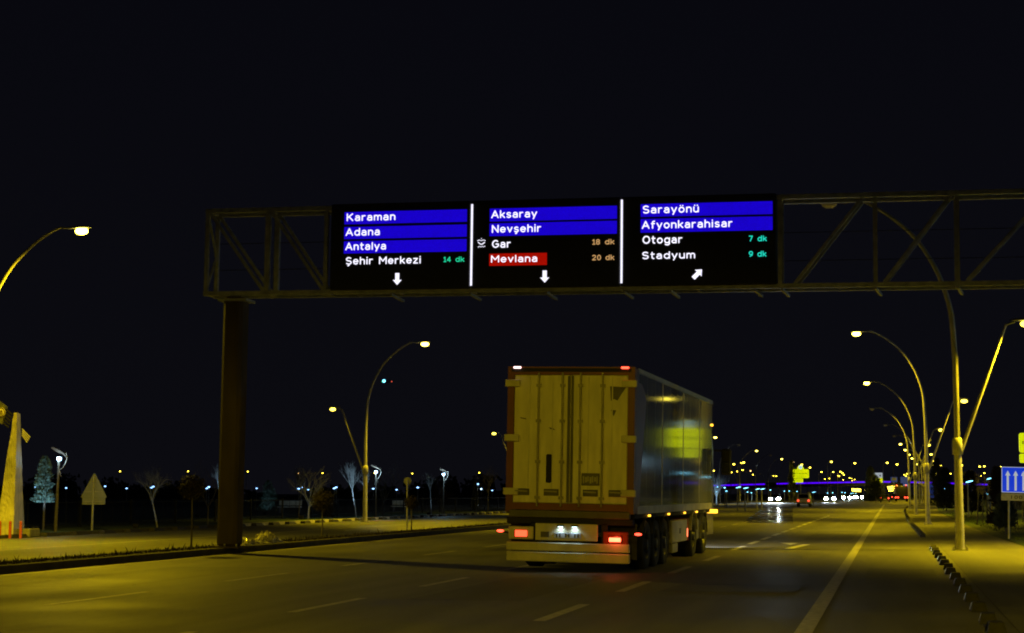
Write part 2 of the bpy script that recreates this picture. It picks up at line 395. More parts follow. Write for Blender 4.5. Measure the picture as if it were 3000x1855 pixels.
blades("verge_grass", 9000, lambda: rng.uniform(3.9, 9), lambda: 42 + 90 * rng.random() ** 1.3, 0.03, 0.1, M['grass'], 0.05, "dark grass on the verge beside the right pavement")

# ------------------------------------------------------------ street lamps
def arc_profile(s):
    P = [(0, 3.0), (0, 4.7), (.02, 5.5), (.09, 6.5), (.34, 7.4), (.66, 8.06), (1.08, 8.66), (1.72, 9.23), (2.3, 9.6), (2.62, 9.72)]
    # smooth by Catmull-Rom
    out = []
    for i in range(len(P) - 1):
        p0 = P[max(i - 1, 0)]; p1 = P[i]; p2 = P[i + 1]; p3 = P[min(i + 2, len(P) - 1)]
        for k in range(4):
            t = k / 4
            out.append(tuple(0.5 * (2 * p1[j] + (p2[j] - p0[j]) * t + (2 * p0[j] - 5 * p1[j] + 4 * p2[j] - p3[j]) * t * t + (3 * p1[j] - p0[j] - 3 * p2[j] + p3[j]) * t ** 3) for j in (0, 1)))
    out.append(P[-1])
    return [(s * x, 0, z) for x, z in out]
def head_mesh(x0, x1, z, s):
    """cobra-head housing as a tapered shell lying along x"""
    b = MB(); n = 8; prof = [(0, .035, .03), (.15, .06, .05), (.35, .13, .075), (.7, .15, .08), (.92, .11, .06), (1, .03, .02)]
    vs = []
    for t, wy, hz in prof:
        x = x0 + (x1 - x0) * t
        for k in range(n):
            a = 2 * pi * k / n; vs.append((x, wy * cos(a), z + 0.02 + hz * (sin(a) if sin(a) > 0 else 0.25 * sin(a))))
    b.add(vs, [(i * n + k, i * n + (k + 1) % n, (i + 1) * n + (k + 1) % n, (i + 1) * n + k) for i in range(len(prof) - 1) for k in range(n)], True)
    return b
def lens_mesh(xc, z, hx=.22, hy=.14, d=.12):
    return MB().ball((xc, 0, z - 0.01), 1, 10, 6, hx, hy, d)
def street_pole(s, lit, strut_lit, label, loc, p_main=0, p_strut=0, group=None, cone=150):
    """s=-1: arm reaches to -x (right-hand row); s=+1 arm reaches to +x (left-hand row)"""
    t = thing("street_lamp", label, "street lamp", loc, 0, group)
    MB().tube([(0, 0, 0.03), (0, 0, 2.65)], [.125, .10], 14).build("lower_shaft", M['polep'], t)
    b = MB(); b.box(-.21, .21, -.21, .21, 0, .03)
    for a in range(4):
        c_, s_ = cos(a * pi / 2), sin(a * pi / 2)
        b.add([(c_ * .12, s_ * .12, .03), (c_ * .2, s_ * .2, .03), (c_ * .12, s_ * .12, .16)], [(0, 1, 2)])
        for q in ((.17, .17),): b.tube([(c_ * .17 - s_ * .17, s_ * .17 + c_ * .17, .03), (c_ * .17 - s_ * .17, s_ * .17 + c_ * .17, .08)], .02, 6)
    b.build("base_plate", M['galv'], t)
    MB().lathe([(.10, 2.56), (.14, 2.58), (.142, 2.86), (.135, 3.0), (.10, 3.03)], n=16).build("collar", M['polep'], t)
    pts = arc_profile(s); n = len(pts)
    MB().tube(pts, [.088 - .052 * i / (n - 1) for i in range(n)], 12).build("curved_arm", M['polep'], t)
    # tilted service arm on the other side
    MB().tube([(-s * .06, 0, 2.6), (-s * 1.36, 0, 6.1)], [.06, .035], 10).build("straight_arm", M['polep'], t)
    MB().tube([(s * 2.6, 0, 9.71), (s * 2.95, 0, 9.68)], .03, 8).build("bracket", M['galv'], t)
    MB().tube([(-s * 1.34, 0, 6.08), (-s * 1.6, 0, 6.17)], .028, 8).build("bracket", M['galv'], t)
    h = head_mesh(s * 2.8, s * 3.6, 9.66, s).build("lamp_head", M['galv'], t)
    lens_mesh(s * 3.3, 9.59).build("lens", M['lens_on'] if lit else M['lens_dim'], h)
    h = head_mesh(-s * 1.45, -s * 2.15, 6.18, s).build("lamp_head", M['galv'], t)
    lens_mesh(-s * 1.9, 6.11, .17, .11, .09).build("lens", M['lens_small'] if strut_lit else M['lens_dim'], h)
    if p_main: spot("lamp_light", (s * 3.3, 0, 9.43), (s * (3.9 if s < 0 or cone > 150 else 7.5), 0, 0), p_main, SODIUM, cone, 0.4 if cone < 165 else 0.08, 0.1, t)
    if p_strut: spot("lamp_light", (-s * 1.9, 0, 5.98), (-s * 2.1, 0, 0), p_strut, SODIUM, 146 if p_strut > 5000 else 125, 0.5, 0.08, t)
    return t
ORD = ["first", "second", "third", "fourth", "fifth", "sixth", "seventh", "eighth", "ninth", "tenth", "eleventh", "twelfth", "thirteenth", "fourteenth"]
PM, PS = 5200, 900
R = dict(  # index -> (main lit, strut lit, main power, strut power)
    zip(range(12), [(0, 1, 0, PS*6.4), (1, 1, PM, PS*1.5), (1, 1, PM, PS*1.5), (0, 1, PM * 1.3, PS), (0, 1, PM * .4, PS), (0, 1, PM * .4, PS), (1, 1, PM, PS), (1, 1, PM, 0), (1, 1, PM, 0), (1, 1, PM, 0), (1, 1, 0, 0), (1, 1, 0, 0)]))  # dark mains with power: spots added to brighten the far road and pale car
for k in range(12):
    y = 48 + 40 * k
    x = 1.79 - .03 * min(k, 3) if y < 190 else 1.79 + (y - 170) * 0.027
    ml, sl, pm, ps = R[k]
    if k == 0: lab = "nearest right-hand street lamp, tall curved pole rising behind the overhead truss"
    else: lab = "%s street lamp in the right-hand row, curved arm %s" % (ORD[k], "lit yellow" if ml else "dark with added light below")
    street_pole(-1, ml, sl, lab, (x, y, 0.006), pm, ps, "street lamps along the right pavement", 150 if k < 3 else 164)
Lr = [(1, 1, PM * 1.1, PS * 4), (1, 1, PM * 1.2, PS * .7), (1, 1, PM * 1.3, PS * .35), (0, 1, PM * .5, PS * .3), (0, 1, 0, PS * .3), (1, 0, PM, 0), (0, 0, 0, 0), (1, 0, PM, 0), (0, 0, 0, 0), (1, 0, 0, 0), (1, 0, 0, 0)]  # fourth main head has a dark lens yet carries a spot
for k in range(11):
    y = 48 + 40 * k + (1 if k == 1 else 0)
    x = -27.5 if y < 190 else -27.5 + (y - 170) * -0.002
    ml, sl, pm, ps = Lr[k]
    z = 0.1 if k else 0.1
    lab = ["bright yellow street lamp on a curved arm at the left edge of the picture",
           "tall curved street lamp with two lit heads at the park kerb left of the truck",
           "third left-hand street lamp, just left of the truck doors",
           ][k] if k < 3 else "%s street lamp in the left-hand row, curved arm %s" % (ORD[k], "lit" if ml else "dark")
    street_pole(1, ml, sl, lab, (x - 0.3 if k else x, y, z - 0.1 if k else 0), pm, ps, "street lamps along the park kerb", 163 if k == 0 else (138 if k == 1 else 116))
# the same two rows go on behind the camera: their lamps light the truck's tail
for s, x, y, pw, lab in ((-1, 1.79, 8, 2600, "street lamp of the right-hand row standing beside the photographer"),
                         (1, -27.5, 8, 1700, "street lamp of the left-hand row level with the photographer"),
                         (-1, 1.79, -32, 15500, "street lamp of the right-hand row behind the photographer")):
    street_pole(s, 1, 1, lab, (x, y, 0.006), pw, 0, "street lamps behind the photographer", 178 if y < 0 else 166)

# rubber lane separators along the pavement edge
proto = None
ys = [17.7, 19.8, 21.2] + [21.2 + 2.12 * k for k in range(1, 14)]
ys = [15.6] + ys
for i, y in enumerate(ys):
    if proto is None:
        t = thing("lane_separator", "x", "lane separator", (1.09, y, 0.004))
        s = MB(); s.add([(-.105, -.2, 0), (.105, -.2, 0), (.105, .22, 0), (-.105, .22, 0), (-.075, -.13, .12), (.075, -.13, .12), (.075, .15, .12), (-.075, .15, .12)], [(3, 2, 1, 0), (4, 5, 6, 7), (0, 1, 5, 4), (1, 2, 6, 5), (2, 3, 7, 6), (3, 0, 4, 7)])
        bd = s.build("rubber_body", M['rubber'], t)
        MB().add([(-.111, -.05, .02), (-.111, .1, .02), (-.082, .1, .108), (-.082, -.05, .108)], [(0, 1, 2, 3), (3, 2, 1, 0)]).build("reflector", M['reflector'], t)
        MB().box(-.05, .05, .15, .9, 0, .03).build("base_strip", M['rubber'], t)
        proto = t; o = t
    else: o = copy_tree(proto)
    o.location = (1.09 + rng.uniform(-.015, .015), y, 0.004); o.rotation_euler = (0, 0, rng.uniform(-.05, .05))
    tag(o, "black rubber lane separator, %s of the near row from the bottom right corner" % (ORD + ["fifteenth", "sixteenth", "seventeenth", "eighteenth"])[i], group="rubber lane separators beside the pavement")
far_xy = []
for k in range(44):
    y = 62.5 + 2.12 * k
    x = 1.05 - .1 * min(1, (y - 62) / 30) + max(0, (y - 105)) * 0.004
    far_xy.append((x, y))
for k in range(16):
    far_xy.append((1.17 + .03 * k + .004 * k * k, 156 + k * 4.4))
for x, y in far_xy:
    o = copy_tree(proto); o.location = (x, y, 0.004); o.rotation_euler = (0, 0, 0)
    tag(o, "small black rubber separator in the far curving row by the lamp poles", group="far rubber lane separators")

# wheel stops in front of the white park kerb
proto = None
for k in range(48):
    y = 52.2 + 2.3 * k
    if proto is None:
        t = thing("kerb_block", "x", "kerb block")
        s = MB(); s.add([(-.28, -.48, 0), (.0, -.48, 0), (.0, .48, 0), (-.28, .48, 0), (-.28, -.42, .13), (-.07, -.42, .13), (-.07, .42, .13), (-.28, .42, .13)], [(3, 2, 1, 0), (4, 5, 6, 7), (0, 1, 5, 4), (1, 2, 6, 5), (2, 3, 7, 6), (3, 0, 4, 7)])
        s.build("rubber_ramp", M['rubber'], t)
        MB().box(-.12, -.004, -.5, .5, -.004, .02).build("base", M['rubber'], t)
        proto = t; o = t
    else: o = copy_tree(proto)
    o.location = (-29.42, y, 0.0)
    if k < 7: tag(o, "dark rubber kerb block left of the gantry post, %s from the left" % ORD[k], group="rubber blocks along the park kerb")
    elif k < 19: tag(o, "dark rubber kerb block right of the gantry post, %s from the post" % ORD[k - 7], group="rubber blocks along the park kerb")
    else: tag(o, "small dark rubber block on the far white kerb left of the truck", group="far rubber blocks along the park kerb")

# ------------------------------------------------------------ overhead gantry
GA = thing("overhead_gantry", "grey steel box truss gantry spanning the road above the truck", "sign gantry", (-14, 41.3, 6.6))
GA.rotation_euler = (0, 0.0125, 0)
D = 0.68; c_ = 0.11
def gx(x): return x
for yy, nm in ((0, "front"), (D, "back")):
    MB().beam((-3.33, yy, 2.22), (18.3, yy, 2.22), c_).build("top_chord", M['truss'], GA)
    MB().beam((-3.33, yy, .05), (18.3, yy, .05), c_).build("bottom_chord", M['truss'], GA)
    for x in (-3.27, -1.6, -0.02, 11.5, 13.75, 15.65, 17.9):
        MB().beam((x, yy, .105), (x, yy, 2.165), .10 if x != -1.6 else .13).build("upright", M['truss'], GA)
    for xa, xb, za, zb in ((-3.2, -1.7, 2.16, .11), (-1.52, -.08, 2.16, .11), (11.85, 13.45, .11, 2.16), (13.95, 15.5, .11, 2.16), (15.85, 17.7, .11, 2.16)):
        MB().beam((xa, yy, za), (xb, yy, zb), .075).build("diagonal", M['truss'], GA)
for x in (-3.27, -1.6, -.02, 1.9, 3.8, 5.7, 7.6, 9.5, 11.5, 13.75, 15.65, 17.9):
    for z in (.05, 2.22): MB().beam((x, .056, z), (x, D - .056, z), .075).build("cross_brace", M['truss'], GA)
for x in (1.75, 3.8, 5.75, 7.7, 8.85, 10.9, 11.55, 13.75, 15.65):
    MB().beam((x, -.05, -.04), (x + .12, D, -.12), .06).build("hanger", M['truss'], GA)
for x in (-3.27,):
    MB().beam((x, .05, 2.1), (x, D - .05, 1.1), .05).build("diagonal", M['truss'], GA)
    MB().beam((x, .05, .2), (x, D - .05, 1.1), .05).build("diagonal", M['truss'], GA)
for z in (1.45, .75):
    MB().tube([(-3.2, D, z), (-.05, D, z)], .009, 5).build("cable", M['black'], GA)
    MB().tube([(11.5, D, z), (17.8, D, z)], .009, 5).build("cable", M['black'], GA)
# posts stand on the ground: thing-level rotation undone by building them in local space
p = MB(); p.bbox(-2.83, -2.29, .06, .62, -6.47, -.012, .085); p.build("post", M['rust'], GA)
p = MB(); p.box(-2.95, -2.17, -.06, .74, -6.49, -6.44); foot = p.build("post_foot", M['rust'], GA)
for bx_ in (-2.88, -2.56, -2.24):
    for by_ in (0.0, .68): MB().tube([(bx_, by_, -6.44), (bx_, by_, -6.38)], .028, 6).build("bolt", M['galv'], foot)
p = MB(); p.bbox(17.2, 17.75, .06, .62, -6.4, -.012, .03); p.build("post", M['rust'], GA)
p = MB(); p.box(-2.95, -2.17, .0, .68, -.14, -.075); p.build("saddle", M['truss'], GA)

# LED lettering: round-ended strokes of even width, like the display's own type face
def _arc(cx, cy, rx, ry, a0, a1, n=8): return [(cx + rx * cos(radians(a0 + (a1 - a0) * i / n)), cy + ry * sin(radians(a0 + (a1 - a0) * i / n))) for i in range(n + 1)]
X_ = 0.70                                                          # x-height, cap height = 1
def _bowl(): return [_arc(.27, .35, .27, .35, 0, 360, 14)]
GL = {
 'K': (.66, [[(0, 0), (0, 1)], [(.6, 1), (.02, .42)], [(.2, .58), (.64, 0)]]),
 'A': (.74, [[(0, 0), (.37, 1), (.74, 0)], [(.14, .32), (.60, .32)]]),
 'M': (.80, [[(0, 0), (0, 1), (.4, .38), (.8, 1), (.8, 0)]]),
 'N': (.66, [[(0, 0), (0, 1), (.66, 0), (.66, 1)]]),
 'G': (.70, [_arc(.36, .5, .36, .5, 50, 320, 14) + [(.70, .20), (.70, .48), (.42, .48)]]),
 'O': (.74, [_arc(.37, .5, .37, .5, 0, 360, 16)]),
 'S': (.60, [_arc(.30, .75, .28, .25, 35, 270, 9) + _arc(.30, .25, .30, .25, 90, -145, 9)[1:]]),
 'a': (.50, [_arc(.25, .50, .22, .20, 150, 20, 6) + [(.48, .45), (.48, 0)], [(.48, .40), (.22, .40)] + _arc(.20, .20, .20, .20, 90, 270, 7) + [(.30, 0), (.48, .12)]]),
 'd': (.54, [_arc(.27, .35, .27, .35, 30, 330, 12), [(.54, 1), (.54, 0)]]),
 'e': (.54, [[(.02, .36), (.53, .36)] + _arc(.27, .35, .27, .35, 0, 320, 12)]),
 'f': (.34, [_arc(.30, .82, .18, .18, 80, 180, 4) + [(.12, 0)], [(0, .66), (.32, .66)]]),
 'g': (.54, [_arc(.27, .35, .27, .35, 30, 330, 12), [(.54, .70), (.54, -.1)] + _arc(.29, -.1, .25, .2, 0, -150, 6)]),
 'h': (.50, [[(0, 0), (0, 1)], [(0, .45)] + _arc(.25, .45, .25, .25, 150, 0, 6) + [(.50, 0)]]),
 'i': (.04, [[(.02, 0), (.02, .70)], [(.02, .95), (.02, .99)]]),
 'k': (.46, [[(0, 0), (0, 1)], [(.44, .68), (.02, .28)], [(.15, .40), (.47, 0)]]),
 'l': (.04, [[(.02, 0), (.02, 1)]]),
 'm': (.80, [[(0, 0), (0, .70)], [(0, .45)] + _arc(.20, .48, .20, .22, 150, 0, 5) + [(.40, 0)], [(.40, .45)] + _arc(.60, .48, .20, .22, 150, 0, 5) + [(.80, 0)]]),
 'n': (.48, [[(0, 0), (0, .70)], [(0, .45)] + _arc(.24, .46, .24, .24, 150, 0, 6) + [(.48, 0)]]),
 'o': (.54, _bowl()),
 'r': (.34, [[(0, 0), (0, .70)], [(0, .42)] + _arc(.26, .42, .26, .27, 170, 75, 5)]),
 's': (.44, [_arc(.22, .53, .20, .17, 30, 250, 7) + _arc(.22, .18, .22, .18, 70, -150, 7)[1:]]),
 't': (.34, [[(.12, .95), (.12, .18)] + _arc(.28, .18, .16, .18, 180, 280, 4), [(0, .68), (.34, .68)]]),
 'u': (.48, [[(0, .70)] + _arc(.24, .24, .24, .24, 180, 340, 7), [(.48, .70), (.48, 0)]]),
 'v': (.50, [[(0, .70), (.25, 0), (.50, .70)]]),
 'y': (.52, [[(0, .70), (.26, .02)], [(.52, .70), (.16, -.28)]]),
 'z': (.46, [[(0, .69), (.45, .69), (0, 0), (.47, 0)]]),
 '0': (.52, [_arc(.26, .5, .26, .5, 0, 360, 14)]), '1': (.26, [[(0, .80), (.2, 1), (.2, 0)], [(.02, 0), (.36, 0)]]),
 '2': (.52, [_arc(.25, .73, .25, .27, 160, -30, 8) + [(0, 0), (.52, 0)]]), '4': (.54, [[(.40, 0), (.40, 1), (0, .28), (.54, .28)]]),
 '7': (.50, [[(0, 1), (.50, 1), (.16, 0)]]), '8': (.50, [_arc(.25, .75, .22, .24, -90, 270, 12), _arc(.25, .25, .25, .26, 90, 450, 12)]),
 '9': (.52, [_arc(.26, .68, .26, .32, 0, 360, 12), [(.52, .66), (.46, .25), (.12, 0)]]), ' ': (.30, []),
}
GL['\u015e'] = (.60, GL['S'][1] + [[(.30, -.04), (.34, -.17), (.22, -.25)]])
GL['\u015f'] = (.44, GL['s'][1] + [[(.22, -.04), (.26, -.17), (.14, -.25)]])
GL['\u00f6'] = (.54, _bowl() + [[(.14, .93), (.14, .96)], [(.40, .93), (.40, .96)]])
GL['\u00fc'] = (.48, GL['u'][1] + [[(.10, .93), (.10, .96)], [(.38, .93), (.38, .96)]])
def led_text(name, body, x0, x1, z0, zc, m, parent, y=0.0, gap=.30, sw=.155):
    """stroke lettering fitted to x0..x1, cap height zc from the base line z0"""
    tot = sum(GL[c][0] for c in body) + gap * (len(body) - 1); k = (x1 - x0 - sw * zc) / tot; h = sw * zc / 2; b = MB(); cx = x0 + h; t_ = .006; lay = 0
    for ch in body:
        wd, strokes = GL[ch]
        for st in strokes:
            P = [(cx + px_ * k, z0 + h + pz * (zc - 2 * h)) for px_, pz in st]
            for (xa, za), (xb, zb) in zip(P, P[1:]):
                d = Vector((xb - xa, zb - za)); L = max(d.length, 1e-4); d /= L; n_ = Vector((-d.y, d.x)) * h
                lay += 1; y0 = y - .0001 * (lay % 7)
                pol = [(xa + n_.x, za + n_.y)] + [(xa - d.x * h * sin(a) + n_.x * cos(a), za - d.y * h * sin(a) + n_.y * cos(a)) for a in (pi / 4, pi / 2, 3 * pi / 4)] + [(xa - n_.x, za - n_.y), (xb - n_.x, zb - n_.y)] + [(xb + d.x * h * sin(a) - n_.x * cos(a), zb + d.y * h * sin(a) - n_.y * cos(a)) for a in (pi / 4, pi / 2, 3 * pi / 4)] + [(xb + n_.x, zb + n_.y)]
                b.prism(pol, y0, y0 + t_)
        cx += (wd + gap) * k
    return b.build(name, m, parent)

def arrow_poly(cx, cz, h, ang):
    P = [(-.17, .5), (.17, .5), (.17, -.08), (.38, -.08), (0, -.5), (-.38, -.08), (-.17, -.08)]
    k = h; out = []
    for x, z in P:
        x *= h; z *= h
        X = x * cos(ang) - z * sin(ang); Z = x * sin(ang) + z * cos(ang); out.append((cx + X * 1.0, cz + Z))
    return out
def sign(label, x0, x1, rows, arr, extra=None):
    t = thing("electronic_sign", label, "electronic sign", (0, 0, 0), 0, "electronic direction signs on the gantry")
    t.location = (-14 , 41.3, 6.6); t.rotation_euler = (0, 0.0125, 0)
    b = MB(); b.bbox(x0, x1, -.13, .40, .08, 2.3, .025)
    b.build("cabinet", M['panelface'], t)
    for bar, txt, tx0, tx1, tz, th, m, sp, bold in rows:
        if bar:
            bx0, bx1, bz0, bz1, bm = bar
            MB().box(bx0, bx1, -.138, -.131, bz0, bz1).build("name_bar", bm, t)
        led_text("lettering", txt, tx0, tx1, tz, th, m, t, y=-.143)
    ax, az, ah, aa = arr
    MB().prism(arrow_poly(ax, az, ah, aa), -.145, -.132).build("arrow", M['led_white'], t)
    if extra: extra(t)
    return t
W_, BL = M['led_white'], M['led_blue']
def bar(x0, x1, z0, z1, m=None): return (x0, x1, z0, z1, m or BL)
sign("left electronic sign on the gantry listing Karaman, Adana and Antalya", .14, 3.82, [
    (bar(.50, 3.72, 1.77, 2.085), "Karaman", .56, 1.85, 1.85, .20, W_, 1.16, .006),
    (bar(.50, 3.72, 1.39, 1.70), "Adana", .54, 1.45, 1.47, .20, W_, 1.16, .006),
    (bar(.50, 3.72, 1.02, 1.33), "Antalya", .54, 1.62, 1.10, .20, W_, 1.16, .006),
    (None, "\u015eehir Merkezi", .56, 2.54, .73, .195, W_, 1.16, .006),
    (None, "14 dk", 3.13, 3.67, .755, .135, M['led_green'], 1.12, .004)], (1.93, .345, .30, 0))
def mid_extra(t):
    MB().box(3.83, 3.875, -.15, .1, .15, 2.21).build("divider", M['led_white'], t)
    b = MB()
    pts = [(4.02 + .01 * k, 1.245 - .055 * sin(pi * k / 17)) for k in range(18)]
    for (xa, za), (xb, zb) in zip(pts, pts[1:]): b.beam((xa, -.137, za), (xb, -.137, zb), .012, .022)
    pts = [(4.0 + .013 * k, 1.275 + .02 * abs(sin(pi * k / 8))) for k in range(17)]
    for (xa, za), (xb, zb) in zip(pts, pts[1:]): b.beam((xa, -.137, za), (xb, -.137, zb), .01, .014)
    for k in range(6): b.box(4.02 + .032 * k, 4.04 + .032 * k, -.142, -.132, 1.115 + .012 * (k % 2), 1.135 + .012 * (k % 2))
    b.box(4.098, 4.11, -.142, -.132, 1.32, 1.345)
    b.build("emblem", M['led_white'], t)
sign("middle electronic sign listing Aksaray, Nev\u015fehir, Gar and a red Mevlana bar", 3.832, 7.62, [
    (bar(4.31, 7.53, 1.76, 2.085), "Aksaray", 4.35, 5.52, 1.84, .20, W_, 1.16, .006),
    (bar(4.31, 7.53, 1.39, 1.71), "Nev\u015fehir", 4.37, 5.63, 1.47, .20, W_, 1.16, .006),
    (None, "Gar", 4.38, 4.86, 1.09, .20, W_, 1.16, .006),
    (bar(4.31, 5.78, .64, .945, M['led_red']), "Mevlana", 4.36, 5.54, .72, .185, W_, 1.16, .006),
    (None, "18 dk", 6.92, 7.47, 1.125, .135, M['led_amber'], 1.12, .004),
    (None, "20 dk", 6.92, 7.47, .735, .135, M['led_amber'], 1.12, .004)], (5.73, .35, .30, 0), mid_extra)
def right_extra(t): MB().box(7.63, 7.675, -.15, .1, .16, 2.23).build("divider", M['led_white'], t)
sign("right electronic sign listing Saray\u00f6n\u00fc, Afyonkarahisar, Otogar and Stadyum", 7.632, 11.42, [
    (bar(8.12, 11.33, 1.79, 2.105), "Saray\u00f6n\u00fc", 8.17, 9.55, 1.87, .20, W_, 1.16, .006),
    (bar(8.12, 11.33, 1.40, 1.735), "Afyonkarahisar", 8.15, 10.37, 1.49, .20, W_, 1.16, .006),
    (None, "Otogar", 8.17, 9.15, 1.12, .20, W_, 1.16, .006),
    (None, "Stadyum", 8.16, 9.46, .74, .185, W_, 1.16, .006),
    (None, "7 dk", 10.76, 11.19, 1.13, .14, M['led_cyan'], 1.12, .004),
    (None, "9 dk", 10.76, 11.18, .755, .14, M['led_cyan'], 1.12, .004)], (9.52, .36, .30, radians(135)), right_extra)

# ------------------------------------------------------------ articulated truck
M['boxside'] = mat("glossy_truck_panel", (0.34, 0.38, 0.42), 0.06, var=0.12, scale=2, bump=0.004, bscale=2, coat=0.8, stretch=(1, 1.6, 0.5))
M['boxrear'] = mat("aged_white_door", (0.55, 0.52, 0.42), 0.5, var=0.18, scale=2.2, stretch=(3, 1, 0.6))
M['truckred'] = mat("dark_red_frame", (0.10, 0.012, 0.008), 0.45, var=0.25)
M['truckwhite'] = mat("truck_white_paint", (0.45, 0.43, 0.36), 0.45, var=0.2, scale=3)
M['seam'] = mat("door_seal", (0.07, 0.065, 0.05), 0.6, var=0.3)
M['rod'] = mat("lock_rod_steel", (0.22, 0.21, 0.17), 0.4, metal=0.5, var=0.2)
M['tail'] = mat("lit_tail_lamp", (0.7, 0.1, 0.05), 0.3, var=0, emis=(1.0, 0.08, 0.03), es=2.6)
M['tailhot'] = mat("bright_tail_lamp", (0.9, 0.2, 0.1), 0.3, var=0, emis=(1.0, 0.16, 0.07), es=4.5)
M['tailoff'] = mat("unlit_tail_lamp", (0.18, 0.02, 0.01), 0.25, var=0)
M['redmark'] = mat("red_marker_lamp", (0.9, 0.2, 0.1), 0.3, var=0, emis=(1.0, 0.06, 0.03), es=5)
M['pinkmark'] = mat("pink_marker_lamp", (0.9, 0.6, 0.6), 0.3, var=0, emis=(1.0, 0.62, 0.6), es=3)
M['amber'] = mat("amber_marker_lamp", (0.9, 0.5, 0.1), 0.3, var=0, emis=(1.0, 0.5, 0.03), es=3)
M['platelamp'] = mat("plate_lamp", (0.8, 0.9, 0.9), 0.3, var=0, emis=(0.7, 0.95, 0.95), es=6)
M['plate'] = mat("number_plate", (0.32, 0.36, 0.5), 0.4, var=0.3, scale=8)
M['ink'] = mat("black_lettering", (0.02, 0.02, 0.03), 0.5, var=0)
M['tyre'] = mat("tyre", (0.008, 0.008, 0.008), 0.8, var=0.3, bump=0.3)
M['rim'] = mat("wheel_rim", (0.04, 0.04, 0.04), 0.45, metal=0.4, var=0.3)
M['tank'] = mat("aluminium_tank", (0.4, 0.4, 0.38), 0.3, metal=0.7, var=0.1)
M['glass'] = mat("dark_glass", (0.01, 0.012, 0.014), 0.08, var=0, spec=0.8)
M['cabpaint'] = mat("cab_paint", (0.13, 0.12, 0.10), 0.3, var=0.1, coat=0.5)
M['headlamp'] = mat("lit_headlamp", (1, 1, 1), 0.2, var=0, emis=(0.75, 0.93, 1.0), es=260)
TR = thing("articulated_truck", "articulated truck with dirty white rear doors and glossy side driving away under the gantry", "truck", (-6.17, 33.0, 0.012), radians(-0.85))
TR.rotation_euler = (0, radians(1.15), radians(-1.0))
LEN = 12.6
# trailer body: shell with slightly proud side panels and seams
b = MB(); b.bbox(-1.262, 1.262, .04, LEN, 1.16, 3.99, .03); body = b.build("trailer_body", M['boxrear'], TR)
sidep = MB()
n_p = 11; pw = (LEN - .5) / n_p
for i in range(n_p):
    y0 = .42 + i * pw; y1 = y0 + pw - .014
    for sx_ in (-1, 1):
        x0, x1 = (1.263, 1.275) if sx_ > 0 else (-1.275, -1.263)
        MB().box(x0, x1, y0, y1, 1.30, 3.90).build("side_panel", M['boxside'], TR)
s = MB()
for sx_ in (-1, 1):
    x0, x1 = (1.264, 1.283) if sx_ > 0 else (-1.283, -1.264)
    s.box(x0, x1, .42, LEN, 1.14, 1.285); s.box(x0, x1, .42, LEN, 3.915, 4.0)
s.build("side_rail", M['truckwhite'], TR)
for y in (.42 + 3.2, .42 + 6.5, .42 + 9.5): MB().box(1.276, 1.281, y, y + .05, 1.30, 3.90).build("panel_strip", M['truckwhite'], TR)
# dark red sweep at the rear of the side
s = MB()
pl = [(.1, 1.15), (.1, 3.98), (.42, 3.98)] + [(.42 + .95 * (t / 8) ** .7, 3.72 - .9 * (t / 8) ** 2.2 * .4) for t in range(9)] + [(1.3, 3.2), (1.05, 2.6), (.8, 2.0), (.6, 1.15)]
s.prism(pl, 1.2765, 1.281, 'yz'); s.build("side_stripe", M['truckred'], TR)
# rear frame
fr = MB()
fr.box(-1.275, -1.14, -.04, .1, 1.14, 4.0); fr.box(1.14, 1.275, -.04, .1, 1.14, 4.0)
fr.box(-1.138, 1.138, -.04, .1, 3.84, 4.0); fr.box(-1.138, 1.138, -.045, .1, 1.19, 1.32)
fr.build("door_frame", M['truckred'], TR)
MB().box(-1.2, 1.2, -.05, .1, 3.90, 3.97).build("roof_light_bar", M['black'], TR)
for sx_, mm in ((-1, 'pinkmark'), (1, 'redmark')):
    MB().bbox(sx_ * 1.08 - .075, sx_ * 1.08 + .075, -.09, -.05, 3.96, 4.0, .008).build("marker_lamp", M[mm], TR)
for sx_ in (-1, 1):
    x0, x1 = (-1.135, -.012) if sx_ < 0 else (.012, 1.135)
    d_ = MB(); d_.bbox(x0, x1, -.03, .05, 1.325, 3.835, .012); door = d_.build("rear_door", M['boxrear'], TR)
    for xr in ((.20, .64) if sx_ > 0 else (-.64, -.16)):
        MB().tube([(xr, -.06, 1.26), (xr, -.06, 3.88)], .022, 8).build("lock_rod", M['rod'], door)
        k = MB()
        for z in (1.40, 2.1, 2.9, 3.6): k.box(xr - .05, xr + .05, -.075, -.03, z, z + .06)
        k.build("rod_guide", M['rod'], door)
    for xc in ((.42, .93) if sx_ > 0 else (-.95, -.36)):
        MB().bbox(xc - .15, xc + .15, -.055, -.0305, 1.47, 1.60, .008).build("handle_recess", M['seam'], door)
    for xc in ((.42, .93) if sx_ > 0 else (-.95, -.36)):
        MB().beam((xc - .13, -.085, 1.555), (xc + .12, -.085, 1.545), .028).build("door_handle", M['rod'], door)
    for z in (1.47, 2.52, 3.60):
        xh = sx_ * 1.17
        MB().bbox(xh - .15, xh + .15, -.085, -.031, z, z + .14, .012).build("hinge", M['truckwhite'], TR)
    sl = MB(); xv = sx_ * .012
    sl.box(min(xv, xv + sx_ * .05), max(xv, xv + sx_ * .05), -.038, -.0305, 1.34, 3.82)
    sl.build("door_seal", M['seam'], door)
    v = MB()
    for xx in (sx_ * .36, sx_ * .83): v.box(xx - .012, xx + .012, -.036, -.0305, 1.62, 3.80)
    v.build("door_rib", M['truckwhite'], door)
MB().bbox(-.47, -.36, -.06, -.031, 1.72, 2.28, .02).build("grab_slot", M['black'], TR)
pl_ = MB().bbox(.24, .60, -.05, -.031, 1.68, 1.92, .005).build("sticker", M['seam'], TR)
st = MB(); 
